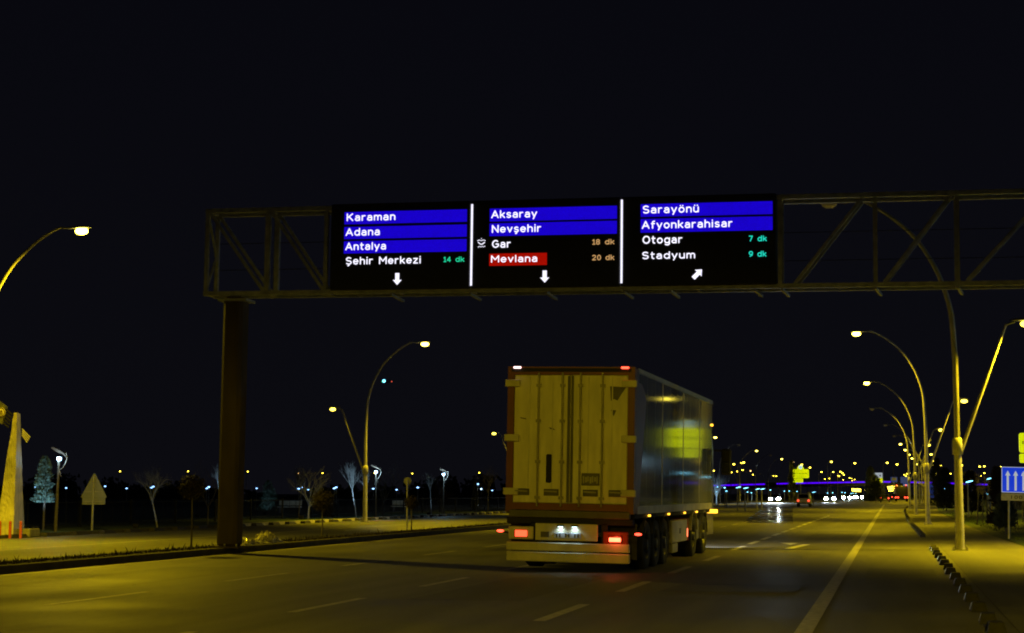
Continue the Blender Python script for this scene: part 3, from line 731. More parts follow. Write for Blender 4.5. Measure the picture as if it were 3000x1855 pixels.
for k in range(7): st.box(.27 + .045 * k, .295 + .045 * k + .01 * (k % 2), -.054, -.0505, 1.72 + .02 * (k % 3), 1.86 - .015 * (k % 2))
st.build("sticker_print", M['rod'], pl_)
for P_ in ([(.78, 3.62), (1.1, 3.60), (1.0, 3.45), (.93, 3.34), (.86, 3.37), (.80, 3.33)], [(.80, 3.16), (.91, 3.15), (.86, 3.03)], [(-1.02, 3.0), (-.9, 2.98), (-.88, 2.955), (-1.0, 2.975)], [(-.43, 2.81), (-.33, 2.78), (-.30, 2.75), (-.40, 2.77)]):
    MB().prism(P_, -.0345, -.0315).build("grime_patch", M['seam'], TR)
MB().bbox(-1.2, 1.2, -.05, .1, 1.04, 1.182, .01).build("rear_sill", M['seam'], TR)
MB().box(-1.25, 1.25, .0, .25, .92, 1.035).build("rear_crossmember", M['black'], TR)
MB().bbox(-.66, .58, -.06, -.02, .60, .93, .01).build("number_board", M['truckwhite'], TR)
MB().bbox(-.55, -.38, -.075, -.061, .66, .77, .004).build("placard", M['seam'], TR)
npl = MB().bbox(-.28, .26, -.08, -.061, .645, .755, .004).build("number_plate", M['plate'], TR)
k = MB()
for q in range(8):
    x = -.24 + .06 * q
    if q in (2, 5): continue
    k.box(x, x + .03, -.085, -.0805, .665, .735); 
k.build("plate_characters", M['ink'], npl)
for x in (-.15, .13):
    MB().bbox(x - .06, x + .06, -.15, -.061, .875, .91, .008).build("plate_lamp_housing", M['black'], TR)
    MB().box(x - .045, x + .045, -.13, -.075, .868, .874).build("plate_lamp", M['platelamp'], TR)
    spot("plate_light", (x, -.10, .86), (x, -.058, .6), 2, (0.7, 1, 1), 150, .6, .02, TR)
# lamp clusters
for sx_ in (-1, 1):
    xc = sx_ * .93 - (.02 if sx_ < 0 else 0)
    z0 = .66 if sx_ < 0 else .60
    hz = MB().bbox(xc - .25, xc + .25, -.05, .0, z0 - .05, z0 + .2, .015).build("lamp_housing", M['truckwhite'] if sx_ < 0 else M['tailoff'], TR)
    MB().bbox(xc - .13, xc + .13, -.075, -.051, z0 - .01, z0 + .13, .01).build("lamp_glass", M['tailoff'], hz)
    if sx_ < 0: MB().bbox(xc - .11, xc + .13, -.085, -.0755, z0 - .0, z0 + .125, .008).build("tail_light", M['tail'], TR)
    else: MB().bbox(xc - .12, xc + .11, -.085, -.0755, z0 + .005, z0 + .085, .008).build("tail_light", M['tailhot'], TR)
    MB().beam((sx_ * 1.2, .1, .72), (sx_ * 1.34, -.02, .75), .035).build("outline_lamp_arm", M['rubber'], TR)
    MB().ball((sx_ * 1.37, -.03, .76), .02, 10, 6, 3.6, 2, 1.3).build("outline_lamp", M['redmark'], TR)
    MB().box(sx_ * .95 - .32, sx_ * .95 + .32, .45, .47, .25, .95).build("mud_flap", M['rubber'], TR)
point("tail_glow", (.93, -.25, .66), 3.0, (1, .1, .04), .05, TR)
MB().bbox(-1.23, 1.21, -.10, .0, .395, .56, .015).build("underrun_bar", M['truckwhite'], TR)
MB().bbox(-1.22, 1.22, -.12, -.02, .19, .375, .015).build("bumper", M['truckwhite'], TR)
for x in (-.7, .7): MB().box(x - .06, x + .06, .0, .12, .2, .95).build("bumper_bracket", M['black'], TR)
# chassis
MB().box(-.45, -.33, .2, LEN - .3, .75, 1.13).build("chassis_rail", M['black'], TR)
MB().box(.33, .45, .2, LEN - .3, .75, 1.13).build("chassis_rail", M['black'], TR)
MB().box(-1.24, 1.24, .3, LEN - .1, 1.05, 1.135).build("floor_frame", M['black'], TR)
def wheel(x, y, r, wd, side, parent):
    o_ = MB().lathe([(r * .58, -wd / 2 + .02), (r * .9, -wd / 2), (r, -wd / 2 + .05), (r, wd / 2 - .05), (r * .9, wd / 2), (r * .58, wd / 2 - .02)], (x, y, r), 'x', 26).build("wheel", M['tyre'], parent)
    q = side * wd / 2
    MB().lathe([(r * .58, q * .9), (r * .5, q * .75), (r * .45, q * .3), (r * .25, q * .35), (r * .22, q * 1.02), (.001, q * 1.05)], (x, y, r), 'x', 20).build("rim", M['rim'], o_)
    return o_
for y in (1.9, 3.15, 4.4):
    for sx_ in (-1, 1): wheel(sx_ * 1.07, y, .5, .36, sx_, TR)
    MB().tube([(-1, y, .5), (1, y, .5)], .07, 8).build("axle", M['black'], TR)
for y in (9.15,):
    for sx_ in (-1, 1): wheel(sx_ * .98, y, .5, .56, sx_, TR)
for sx_ in (-1, 1): wheel(sx_ * 1.08, 11.35, .5, .32, sx_, TR)
for y in (1.9, 3.15, 4.4):
    pts = [(y + .62 * cos(a), .5 + .6 * sin(a)) for a in [radians(20 + 14 * k) for k in range(11)]]
    for sx_ in (-1, 1):
        m_ = MB()
        for (ya, za), (yb, zb) in zip(pts, pts[1:]): m_.beam((sx_ * 1.07, ya, za), (sx_ * 1.07, yb, zb), .36, .02)
        m_.build("mudguard", M['rubber'], TR)
# palette box, tanks, tractor
for sx_ in (-1, 1):
    x0, x1 = (.75, 1.22) if sx_ > 0 else (-1.22, -.75)
    bx = MB().bbox(x0, x1, 5.6, 8.2, .42, .93, .02).build("stowage_box", M['truckwhite'], TR)
    MB().box(x1 + .001 if sx_ > 0 else x0 - .008, x1 + .008 if sx_ > 0 else x0 - .001, 6.85, 7.0, .62, .74).build("box_latch", M['ink'], bx)
    MB().bbox(x0, x1, 5.7, 6.6, .2, .415, .02).build("air_tank_cover", M['tank'], TR)
    MB().box(x0 + .1, x1, 8.35, 8.42, .42, .95).build("mud_flap", M['truckred'], TR)
    m_ = MB(); pts = [(9.15 + .64 * cos(a), .5 + .62 * sin(a)) for a in [radians(15 + 15 * k) for k in range(11)]]
    for (ya, za), (yb, zb) in zip(pts, pts[1:]): m_.beam((sx_ * .98, ya, za), (sx_ * .98, yb, zb), .58, .03)
    m_.build("mudguard", M['truckwhite'], TR)
    f_ = MB().bbox(x0 + .02, x1 - .02, 9.85, 10.7, .35, .95, .07).build("fuel_tank", M['tank'], TR)
    for yy in (10.0, 10.5): MB().box(x0 + .015, x1 - .015, yy, yy + .05, .345, .955).build("tank_strap", M['black'], f_)
    MB().bbox(sx_ * 1.1 - .13, sx_ * 1.1 + .13, 10.75, 10.82, .4, 1.05, .02).build("side_fairing", M['cabpaint'], TR)
    m_ = MB(); pts = [(11.35 + .62 * cos(a), .5 + .6 * sin(a)) for a in [radians(5 + 17 * k) for k in range(11)]]
    for (ya, za), (yb, zb) in zip(pts, pts[1:]): m_.beam((sx_ * 1.1, ya, za), (sx_ * 1.1, yb, zb), .3, .04)
    m_.build("wheel_arch", M['cabpaint'], TR)
    mi = MB().bbox(sx_ * 1.55 - .13, sx_ * 1.55 + .13, 13.45, 13.65, 2.05, 2.75, .04).build("wing_mirror", M['black'], TR)
    MB().beam((sx_ * 1.2, 13.5, 2.7), (sx_ * 1.5, 13.55, 2.7), .04).build("mirror_arm", M['black'], mi)
    MB().bbox(sx_ * 1.55 - .10, sx_ * 1.55 + .10, 13.44, 13.449, 2.1, 2.4, .002).build("mirror_glass", M['glass'], mi)
MB().bbox(.62, .74, 8.55, 8.60, .55, .70, .01).build("tractor_tail_light", M['tailoff'], TR)
MB().bbox(1.02, 1.22, 8.25, 8.31, .50, .72, .02).build("tractor_tail_light", M['tailhot'], TR)
spot("tail_glow", (1.14, 8.15, .58), (1.4, 7.3, 0), 16, (1, .10, .03), 150, .7, .05, TR)
MB().box(-.5, .5, 8.6, 13, .6, .95).build("tractor_frame", M['black'], TR)
cb = MB(); P = [(12.75, .95), (12.75, 3.45), (13.0, 3.6), (13.5, 3.5), (14.05, 2.7), (14.2, 1.6), (14.2, .45), (12.75, .45)]
cb.prism(P, -1.13, 1.13, 'yz'); cabo = cb.build("cab", M['cabpaint'], TR)
w_ = MB(); w_.prism([(13.1, 1.9), (13.1, 2.75), (13.8, 2.75), (14.0, 1.9)], 1.1305, 1.136, 'yz'); w_.build("side_window", M['glass'], cabo)
MB().bbox(1.13, 1.36, 12.9, 13.25, 1.02, 1.12, .01).build("turn_signal", M['amber'], TR)
MB().bbox(1.276, 1.31, 12.40, 12.52, 3.32, 3.38, .01).build("top_marker_lamp", M['amber'], TR)
for y in (1.75, 4.5, 7.1, 9.3): MB().bbox(1.276, 1.30, y, y + .24, 1.075, 1.115, .005).build("side_marker", M['amber'], TR)
for x in (-.85, .85): spot("headlight_beam", (x, 14.9, .8), (x + .5, 27, .0), 420, (.85, .92, 1), 75, .7, .08, TR)

# ------------------------------------------------------------ other traffic
F_ = 5000.0; _yaw = radians(12.46); _pit = radians(5.92)
_fw = Vector((-sin(_yaw) * cos(_pit), cos(_yaw) * cos(_pit), sin(_pit))); _rt = Vector((cos(_yaw), sin(_yaw), 0)); _up = _rt.cross(_fw)
def at(px, py, Y):
    """point of the photograph (3000 px wide) carried out to distance Y along the road"""
    d = _fw + _rt * ((px - 1500) / F_) - _up * ((py - 927.5) / F_)
    return Vector((0, 0, 1.53)) + d * (Y / d.y)
def car(label, loc, face, head=True, paint=None, wide=1.65, high=1.45, van=False, tails='tail', beams=0, group=None):
    """face=+1: seen from behind, driving away; -1: coming towards the camera"""
    t = thing("van" if van else "car", label, "van" if van else "car", loc, 0 if face > 0 else pi, group)
    h = wide / 2; pm = M[paint or 'carwhite']
    P = [(0, .35), (-.02, .8), (.1, .92), (.35, high), (2.5, high), (3.1, .95), (4.0, .82), (4.05, .35)] if not van else [(0, .35), (0, .95), (.12, high), (2.9, high), (3.4, 1.0), (4.1, .85), (4.15, .35)]
    b = MB(); L = len(P)
    vs = []
    for sx_, ins in ((-1, 1), (1, 1)):
        for (y, z) in P:
            k = h - (0.14 if z > 1.05 else 0.0)
            vs.append((sx_ * k, y, z))
    fs = [tuple(range(L)), tuple(range(2 * L - 1, L - 1, -1))] + [(i + L, (i + 1) % L + L, (i + 1) % L, i) for i in range(L)]
    b.add(vs, fs); bo = b.build("body", pm, t)
    r0, r1 = (P[2], P[3]) if not van else (P[1], P[2])
    def lerp(a, c, k): return (a[0] + (c[0] - a[0]) * k, a[1] + (c[1] - a[1]) * k)
    a_ = lerp(r0, r1, .12); c_2 = lerp(r0, r1, .9); wn = MB()
    wn.add([(-h + .2, a_[0] - .012, a_[1]), (h - .2, a_[0] - .012, a_[1]), (h - .26, c_2[0] - .012, c_2[1]), (-h + .26, c_2[0] - .012, c_2[1])], [(0, 1, 2, 3), (3, 2, 1, 0)]); wn.build("rear_window", M['glass'], t)
    wn = MB(); i = 4 if not van else 3
    a_ = lerp(P[i + 1], P[i], .1); c_2 = lerp(P[i + 1], P[i], .9)
    wn.add([(-h + .2, a_[0] + .012, a_[1]), (h - .2, a_[0] + .012, a_[1]), (h - .26, c_2[0] + .012, c_2[1]), (-h + .26, c_2[0] + .012, c_2[1])], [(0, 1, 2, 3), (3, 2, 1, 0)]); wn.build("windscreen", M['glass'], t)
    for x in (-h + .18, h - .18):
        MB().bbox(x - .10, x + .10, -.05, -.021, .62, .82, .01).build("tail_light", M[tails] if face > 0 else M['tailoff'], t)
        MB().ball((x, 4.06, .66), 1, 12, 8, .26, .05, .20).build("headlight", M['headlamp'] if face < 0 else M['glass'], t)
        for y in (.75, 3.3): wheel((h - .1) * (1 if x > 0 else -1), y, .32, .2, 1 if x > 0 else -1, t)
        if beams and face < 0: spot("headlight_beam", (x, 4.15, .66), (x, 60, -.6), beams, (.8, .93, 1), 60, .8, .06, t)
    MB().bbox(-.26, .26, -.05, -.021, .48, .58, .004).build("number_plate", M['signplate'], t)
    MB().bbox(-h + .05, h - .05, -.08, -.001, .33, .46, .02).build("bumper", M['black'], t)
    return t
M['carwhite'] = mat("cream_car_paint", (0.8, 0.76, 0.62), 0.35, var=0.1, coat=0.4)
M['cardark'] = mat("dark_car_paint", (0.03, 0.03, 0.035), 0.3, var=0.1, coat=0.4)
p = at(2354, 1484, 200)
car("pale boxy car with red tail lights driving away right of the bright headlights", (p.x, 200, 0), 1, high=1.5, wide=1.55)
p = at(2273.5, 1461, 286)
car("oncoming car with dazzling white headlights nearest the truck", (p.x, 286, 0), -1, beams=12000, paint='cardark')
p = at(2434, 1459.7, 300)
car("oncoming car with bright headlights between the pale car and the far headlights", (p.x, 300, 0), -1, beams=1000, paint='cardark', group=None)
p = at(2482, 1458, 380); car("far oncoming car, left of two close pairs of headlights", (p.x, 380, 0), -1, paint='cardark')
p = at(2491.5, 1457, 400); car("far oncoming car, right of two close pairs of headlights", (p.x + .3, 400, 0), -1, paint='cardark', beams=300)
p = at(2518, 1455, 430); car("farthest oncoming car with small white headlights left of the dark tree", (p.x, 430, 0), -1, paint='cardark')
p = at(2592.5, 1461, 300); car("small dark car with red tail lights under the white and yellow road sign", (p.x, 300, 0), 1, paint='cardark', tails='redmark', wide=1.0 + .6, high=1.42)
p = at(2622, 1455, 400); car("dark car with red tail lights just left of the tanker", (p.x, 400, 0), 1, paint='cardark', tails='redmark')
# tanker lorry
p = at(2641.5, 1462, 330)
t = thing("tanker_lorry", "dark tanker lorry seen from behind with red lamps, left of the lamp poles", "tanker", (p.x, 330, 0))
MB().lathe([(.001, 0), (.9, .02), (1.05, .15), (1.05, 8), (.9, 8.2), (.001, 8.2)], (0, 0, 1.95), 'y', 24).build("tank", M['cardark'], t)
MB().box(-1.1, 1.1, .1, 9, .75, .95).build("chassis", M['black'], t)
MB().bbox(-1.2, 1.2, 8.6, 10.4, .6, 3.0, .08).build("cab", M['truckred'], t)
MB().bbox(-1.15, 1.15, -.1, 0, .5, .7, .02).build("bumper", M['black'], t)
for x in (-1, 1):
    for y in (1, 2.3, 9.4): wheel(x * 1.0, y, .5, .4, x, t)
    for dx in (0, .42): MB().bbox(x * 1.05 - x * dx - .12, x * 1.05 - x * dx + .12, -.16, -.11, .68, .9, .02).build("tail_light", M['redmark'], t)
    MB().bbox(x * .85 - .1, x * .85 + .1, .0, .05, 2.98, 3.12, .02).build("top_lamp", M['redmark'], t)

# ------------------------------------------------------------ far lights
def far_lamp_proto(m, name, label_cat, r=.30, shade=1):
    t = thing(name, "x", label_cat)
    MB().tube([(0, 0, 0), (0, 0, 8.8), (.25, -.2, 9.35), (.9, -.9, 9.5)], [.09, .06, .05, .04], 6).build("pole", M['galv'], t)
    hd = MB().bbox(.72, 1.35, -1.5, -.8, 9.52, 9.64, .03).build("lamp_head", M['galv'], t)
    MB().ball((1.0, -1.15, 9.42), r, 8, 6, 1, 1, .8).build("lens", m, hd)
    return t
def place_far(proto, first, px, py, label, group, h=9.42, cap=1100, Y=None):
    """the lamp stands where its height above the camera makes it appear this low"""
    if Y is None: Y = min(cap, max(120, (h - 1.53) * 4950 / max(3.0, (1447 - py))))
    p = at(px, py, Y); o = proto if first else copy_tree(proto)
    k = max(0.15, p.z / 9.42)
    o.location = (p.x - 1.0, Y + 1.15, 0); o.scale = (1, 1, k) if k != 1 else (1, 1, 1)
    tag(o, label, group=group); return o
YL = {
 "distant yellow street lamp behind the park trees, %s from the left edge": [(143, 1380), (351.6, 1381), (551, 1381), (726, 1381.6), (945, 1386), (1097, 1386), (1208, 1387.5), (1404, 1385)],
 "distant yellow lamp above the purple strip right of the truck, %s from the truck": [(2091, 1379), (2143, 1384), (2150, 1360), (2172, 1356), (2178.6, 1355), (2160, 1381), (2175.6, 1377), (2206, 1390.5)],
 "distant yellow street lamp near the yellow municipal sign, %s from the left": [(2266, 1394), (2274.5, 1395), (2349, 1361.5), (2373, 1370)],
 "distant yellow street lamp between municipal sign and dark tree, %s from the left": [(2406.7, 1382.7), (2416.6, 1403.5), (2430, 1402), (2435.8, 1353), (2441, 1383), (2455, 1393.6), (2459.6, 1395.6), (2462, 1382), (2468, 1385.6), (2472.4, 1391), (2470.4, 1406)],
 "distant yellow street lamp close left of the dark tree, %s from the left": [(2489, 1400.4), (2494.6, 1402), (2496.6, 1408), (2504, 1405), (2504.6, 1357), (2515, 1412), (2459, 1422.7), (2535, 1436)],
 "distant yellow lamp between white sign board and lamp poles, %s from the left": [(2599, 1356), (2628, 1360.5), (2649.5, 1391), (2654, 1395), (2657.4, 1388), (2661, 1398), (2664, 1387), (2679, 1391)],
 "distant yellow street lamp right of the nearest pole rows, %s from the left": [(2735, 1404), (2755.7, 1364), (2785, 1388), (2817.5, 1363.5), (2870, 1367), (2874, 1394.5), (2883.6, 1366), (2884, 1386), (2930.7, 1366.7), (2975, 1369.6)],
}
pr_ = far_lamp_proto(M['far_yellow'], "distant_street_lamp", "street lamp", .25); first = True
bigset = {(2406.7, 1382.7), (2504.6, 1357), (2441, 1383), (2468, 1385.6), (2160, 1381), (2755.7, 1364)}
for lab, pts in YL.items():
    for i, (px, py) in enumerate(sorted(pts)):
        place_far(pr_, first, px, py, lab % ORD[i], "distant yellow street lamps"); first = False
pr_ = far_lamp_proto(M['far_orange'], "distant_street_lamp", "street lamp", .2)
place_far(pr_, True, 874, 1387, "dim orange distant street lamp seen through the broom-shaped bare tree", "distant orange street lamps")
place_far(pr_, False, 2324.5, 1355, "reddish orange distant lamp above the left edge of the municipal sign", "distant orange street lamps")
place_far(pr_, False, 2199, 1380, "small reddish distant lamp right of the cluster beside the truck", "distant orange street lamps")
def low_proto(m, name, r, sx_=1.0, long=False):
    t = thing(name, "x", "path lamp")
    MB().tube([(0, 0, 0), (0, 0, 2.9)], [.06, .045], 6).build("pole", M['galv'], t)
    if long:
        MB().tube([(-.12, 0, 2.92), (-.05, 0, 2.95), (.12, 0, 3.01), (.32, 0, 3.06)], [.015, .03, .045, .015], 8).build("light_arm", m, t)
    else: MB().ball((0, 0, 3.0), r, 8, 6, sx_, 1, .8).build("lantern", m, t)
    return t
def place_low(proto, first, px, py, label, group, Y):
    p = at(px, py, Y); o = proto if first else copy_tree(proto)
    o.location = (p.x, Y, 0); o.scale = (1, 1, max(.12, p.z / 3.0)); tag(o, label, group=group); return o
pb = low_proto(M['far_blue'], "path_lamp", .13, 1.4); first = True
BL_ = [(104, 1427, 300), (194, 1430, 260), (308, 1425, 260), (371, 1431, 260), (443, 1429, 200), (449, 1426, 210), (605, 1431, 200), (612, 1427, 210), (752, 1431, 280), (875, 1432, 220), (884, 1428, 240), (903, 1435, 280), (979, 1431, 220), (985, 1428, 230), (1070, 1433, 220), (1093.5, 1432, 230), (1162, 1435, 260), (1224, 1428.5, 230), (1399, 1418.6, 200), (1442, 1437, 320), (653, 1342, 400)]
for i, (px, py, Y) in enumerate(BL_):
    lab = "small bluish white path lamp left of the gantry post, %s from the left" % ORD[i] if i < 8 else ("small bluish white path lamp between gantry post and truck, %s from the left" % ORD[i - 8] if px != 653 else "lone tiny white lamp high beside the gantry post")
    place_low(pb, first, px, py, lab, "bluish park path lamps", Y); first = False
pw_ = low_proto(M['far_white'], "path_lamp", .10, 1.2); first = True
WL = [(2103, 1427, 220), (2098, 1441, 200), (2123, 1429, 210), (2128.4, 1439, 210), (2190, 1442, 260), (2201.4, 1444, 280), (2257, 1436, 260), (2298, 1439, 300), (2312, 1439, 300), (2335, 1440, 320), (2424.5, 1444.5, 330), (2439.3, 1444, 330), (2467, 1443, 330), (2475.7, 1444, 330), (2493.7, 1446, 350), (2499, 1445, 350), (2507.5, 1446, 350)]
for i, (px, py, Y) in enumerate(WL):
    place_low(pw_, first, px, py, "small white path lamp under the purple bridge, %s right of the truck" % (ORD + ["fifteenth", "sixteenth", "seventeenth"])[i], "white path lamps under the bridge", Y); first = False
WR = [(2764, 1451, 180), (2831.5, 1452, 150), (2847, 1451, 160), (2851, 1450, 160), (2856, 1449.5, 170), (2866, 1449, 170), (2870, 1447, 170), (2874, 1449, 170), (2893, 1448, 160), (2897, 1446, 160), (2901, 1445, 160), (2908, 1447, 170), (2912, 1443, 170), (2918, 1442, 170)]
for i, (px, py, Y) in enumerate(WR):
    place_low(pw_, False, px, py, "low cyan white plaza lamp left of the blue lane sign, %s from the left" % ORD[i], "plaza lamps beside the blue sign", Y)
plg = low_proto(M['far_white'], "feather_lamp", .2, long=True); first = True
for px, py, Y, lab in ((2160, 1428, 150, "long bright cyan park lamp under the bridge strip just right of the truck"), (2182, 1430, 150, "dim long cyan park lamp, second right of the truck"), (2217, 1433, 170, "small cyan park lamp above the dazzling headlights, left of the pair"), (2231.5, 1433, 170, "small cyan park lamp above the dazzling headlights, right of the pair"),
                       (2382, 1442, 200, "cyan lamp just right of the pale car"), (2762, 1432, 160, "cyan lamp between the second and first right-hand lamp poles"), (2835, 1411, 110, "slanting cyan bar lamp right of the nearest lamp pole"), (2896, 1402, 110, "slanting cyan bar lamp between nearest pole and blue sign")):
    o = place_low(plg, first, px, py, lab, "cyan arm lamps", Y); first = False
    o.rotation_euler = (0, 0, 0)
# lamps under the bridge
pu = thing("underpass_lamp", "x", "underpass lamp"); MB().bbox(-.5, .5, -.2, .2, .1, .25, .03).build("housing", M['galv'], pu); MB().bbox(-.45, .45, -.25, .2, -.12, .095, .03).build("lens", M['far_yellow'], pu)
MB().tube([(0, 0, .25), (0, 0, 1.1)], .04, 5).build("hanger", M['galv'], pu)
first = True
for i in range(15):
    px = 2604 + (i % 6) * 4.4 + (i // 6) * 1.5; py = 1427 + (i // 6) * 5.5 - (i % 6) * .6
    p = at(px, py, 560 + 6 * i); o = pu if first else copy_tree(pu); first = False
    o.location = (p.x, p.y, p.z); tag(o, "tiny yellow underpass lamp in the cluster left of the tanker", group="underpass lamps left of the tanker")
for i in range(12):
    px = 2500 + (i % 6) * 3.6; py = 1433 + (i // 6) * 4.5 + (i % 3) * .8
    p = at(px, py, 560 + 6 * i); o = copy_tree(pu); o.location = (p.x, p.y, p.z)
    tag(o, "tiny warm underpass lamp in the cluster left of the dark tree", group="underpass lamps left of the dark tree")

# purple lit bridge far off
br = thing("footbridge", "long low bridge with a glowing purple light strip crossing the far road", "bridge", (0, 620, 0))
prof = [(-150, 1.8), (-100, 3.3), (-64, 4.32), (-33, 5.15), (-4, 5.65), (15, 5.3), (36, 4.45), (75, 2.6), (120, 0.8)]
def bz(x):
    for (a, za), (b_, zb) in zip(prof, prof[1:]):
        if a <= x <= b_: return za + (zb - za) * (x - a) / (b_ - a)
d = MB(); xs = list(range(-150, 121, 6))
for a, b_ in zip(xs, xs[1:]):
    za, zb = bz(a), bz(b_)
    d.add([(a, 0, za - 1.3), (b_, 0, zb - 1.3), (b_, 0, zb + .5), (a, 0, za + .5), (a, 9, za - 1.3), (b_, 9, zb - 1.3), (b_, 9, zb + .5), (a, 9, za + .5)], [(0, 1, 2, 3), (7, 6, 5, 4), (3, 2, 6, 7), (1, 0, 4, 5)])
d.build("deck", M['cardark'], br)
for a in range(-132, 110, 4):
    if a % 44 == 0: continue
    za, zb = bz(a), bz(a + 3.9)
    s_ = MB(); s_.add([(a, -.12, za - .24), (a + 3.9, -.12, zb - .24), (a + 3.9, -.12, zb + .24), (a, -.12, za + .24), (a, -.01, za - .24), (a + 3.9, -.01, zb - .24), (a + 3.9, -.01, zb + .24), (a, -.01, za + .24)], [(0, 1, 2, 3), (7, 6, 5, 4), (3, 2, 6, 7), (1, 0, 4, 5)])
    s_.build("light_strip", M['purple'], br)
for x in (-120, -90, -62, -36, 14, 40, 66): MB().bbox(x - .8, x + .8, 2, 7, -.1, bz(x) - 1.28, .1).build("pier", M['kerb'], br)
point("bridge_glow", (-6, -8, 3), 900, SODIUM, .5, br)

# aeroplane with landing light
p = at(1131, 1117, 2100)
t = thing("aeroplane", "aircraft with a bright bluish landing light flying above the left street lamp", "aeroplane", p)
MB().lathe([(.001, -9), (.8, -8), (1.5, -5), (1.6, 8), (.9, 14), (.2, 17)], (0, 0, 0), 'y', 14).build("fuselage", M['cardark'], t)
wv_ = MB(); wv_.prism([(-6.5, 4), (0, -3), (6.5, 4), (6.5, 5.5), (0, 1.5), (-6.5, 5.5)], -.5, -.2, 'xy'); wv_.build("wing", M['cardark'], t)
MB().prism([(12.5, .8), (16.5, .8), (17, 5), (15.5, 5)], -.15, .15, 'yz').build("tail_fin", M['cardark'], t)
MB().ball((0, -9.3, -.3), 2.0, 16, 10).build("landing_light", mat("landing_light", (1, 1, 1), .3, var=0, emis=(.16, .62, 1), es=4, sample=False), t)
MB().ball((-6.4, 3.9, -.3), .7).build("green_wing_light", mat("green_light", (0, 1, .3), .3, var=0, emis=(.05, .7, .2), es=1.5, sample=False), t)
MB().ball((6.4, 3.9, -.3), .7).build("red_wing_light", mat("red_light", (1, .1, 0), .3, var=0, emis=(.9, .1, .05), es=1.5, sample=False), t)

# ------------------------------------------------------------ left side objects
# stone clad gate pillar with a timber-look beam and emblem
PX, PY = -29.95, 54.3
t = thing("gate_pillar", "tall tapering yellow lit stone clad pillar at the left edge, posts at its foot", "gate pillar", (PX, PY, 0), radians(8))
b = MB(); vs = []
nz = 16
def sec(z):
    k = z / 4.3; x0 = -.36 + .53 * k; x1 = .30; y1 = 1.5 - .9 * k
    y2 = 2.2 * (1 - .6 * k); return [(x0, 0), (x1, 0), (x1 + .33 - .25 * k - .55 * (y2 - .55 * y1), y2), (x0 - .5 * y2 + .22, y2)]
for i in range(nz + 1):
    z = 4.33 * i / nz
    for x, y in sec(z): vs.append((x + rng.uniform(-.012, .012), y + rng.uniform(-.02, .02), z))
fs = [(i * 4 + k, i * 4 + (k + 1) % 4, (i + 1) * 4 + (k + 1) % 4, (i + 1) * 4 + k) for i in range(nz) for k in range(4)] + [(nz * 4, nz * 4 + 1, nz * 4 + 2, nz * 4 + 3)]
b.add(vs, fs); b.build("stone_shaft", M['stone'], t)
MB().bbox(.05, .62, .7, 1.7, 0, .30, .03).build("plinth", M['kerb'], t)
# the emblem beam runs off to the left through the pillar
bm = thing("gate_beam", "grey slanting gate beam with a round emblem, resting on the stone pillar at the left edge", "beam", (PX, PY, 0), radians(8))
b = MB(); b.prism([(-3.4, 6.14), (-3.4, 6.97), (-.02, 4.53), (-.14, 3.92)], -.28, -.06); b.build("fascia", M['beamgrey'], bm)
MB().lathe([(.001, -.285), (.17, -.3), (.17, -.281)], (-.18, -.01, 4.33), 'y', 28).build("emblem_disc", M['signplate'], bm)
e_ = MB()
for k in range(20):
    a0 = 2 * pi * k / 20; a1 = 2 * pi * (k + 1) / 20
    e_.beam((-.18 + .15 * cos(a0), -.315, 4.33 + .15 * sin(a0)), (-.18 + .15 * cos(a1), -.315, 4.33 + .15 * sin(a1)), .012, .02)
for k in range(5): e_.beam((-.26 + .04 * k, -.315, 4.25), (-.22 + .025 * k, -.315, 4.40), .01, .01)
e_.build("emblem_mark", M['truckred'], bm)
MB().prism([(-3.4, 6.5), (-3.4, 6.66), (-.36, 4.50), (-.36, 4.36)], -.295, -.281).build("groove", M['black'], bm)
for k in range(5):
    z = 4.44 - .11 * k
    MB().beam((-.04 - .03 * k, -.16, z), (.20 - .03 * k, -.16, z - .19), .05, .05).build("rafter_end", M['black'], bm)
for k in range(4):
    MB().beam((.16, .9, 3.80 - .07 * k), (.46 - .035 * k, .9, 3.50 - .06 * k), .03, .03).build("rafter_end", M['signplate'], bm)
for i, (px, lab) in enumerate(((3, "leftmost orange post at the foot of the stone pillar"), (33, "middle orange post at the foot of the stone pillar"), (64, "right orange post at the corner of the stone pillar"))):
    p = at(px, 1577, 53.9)
    o = thing("marker_post", lab, "post", (p.x, 53.8, 0), 0, "orange posts at the pillar foot")
    MB().tube([(0, 0, 0), (0, 0, .55)], .05, 10).build("post", M['orangepost'], o); MB().ball((0, 0, .55), .05, 10, 4).build("cap", M['orangepost'], o)
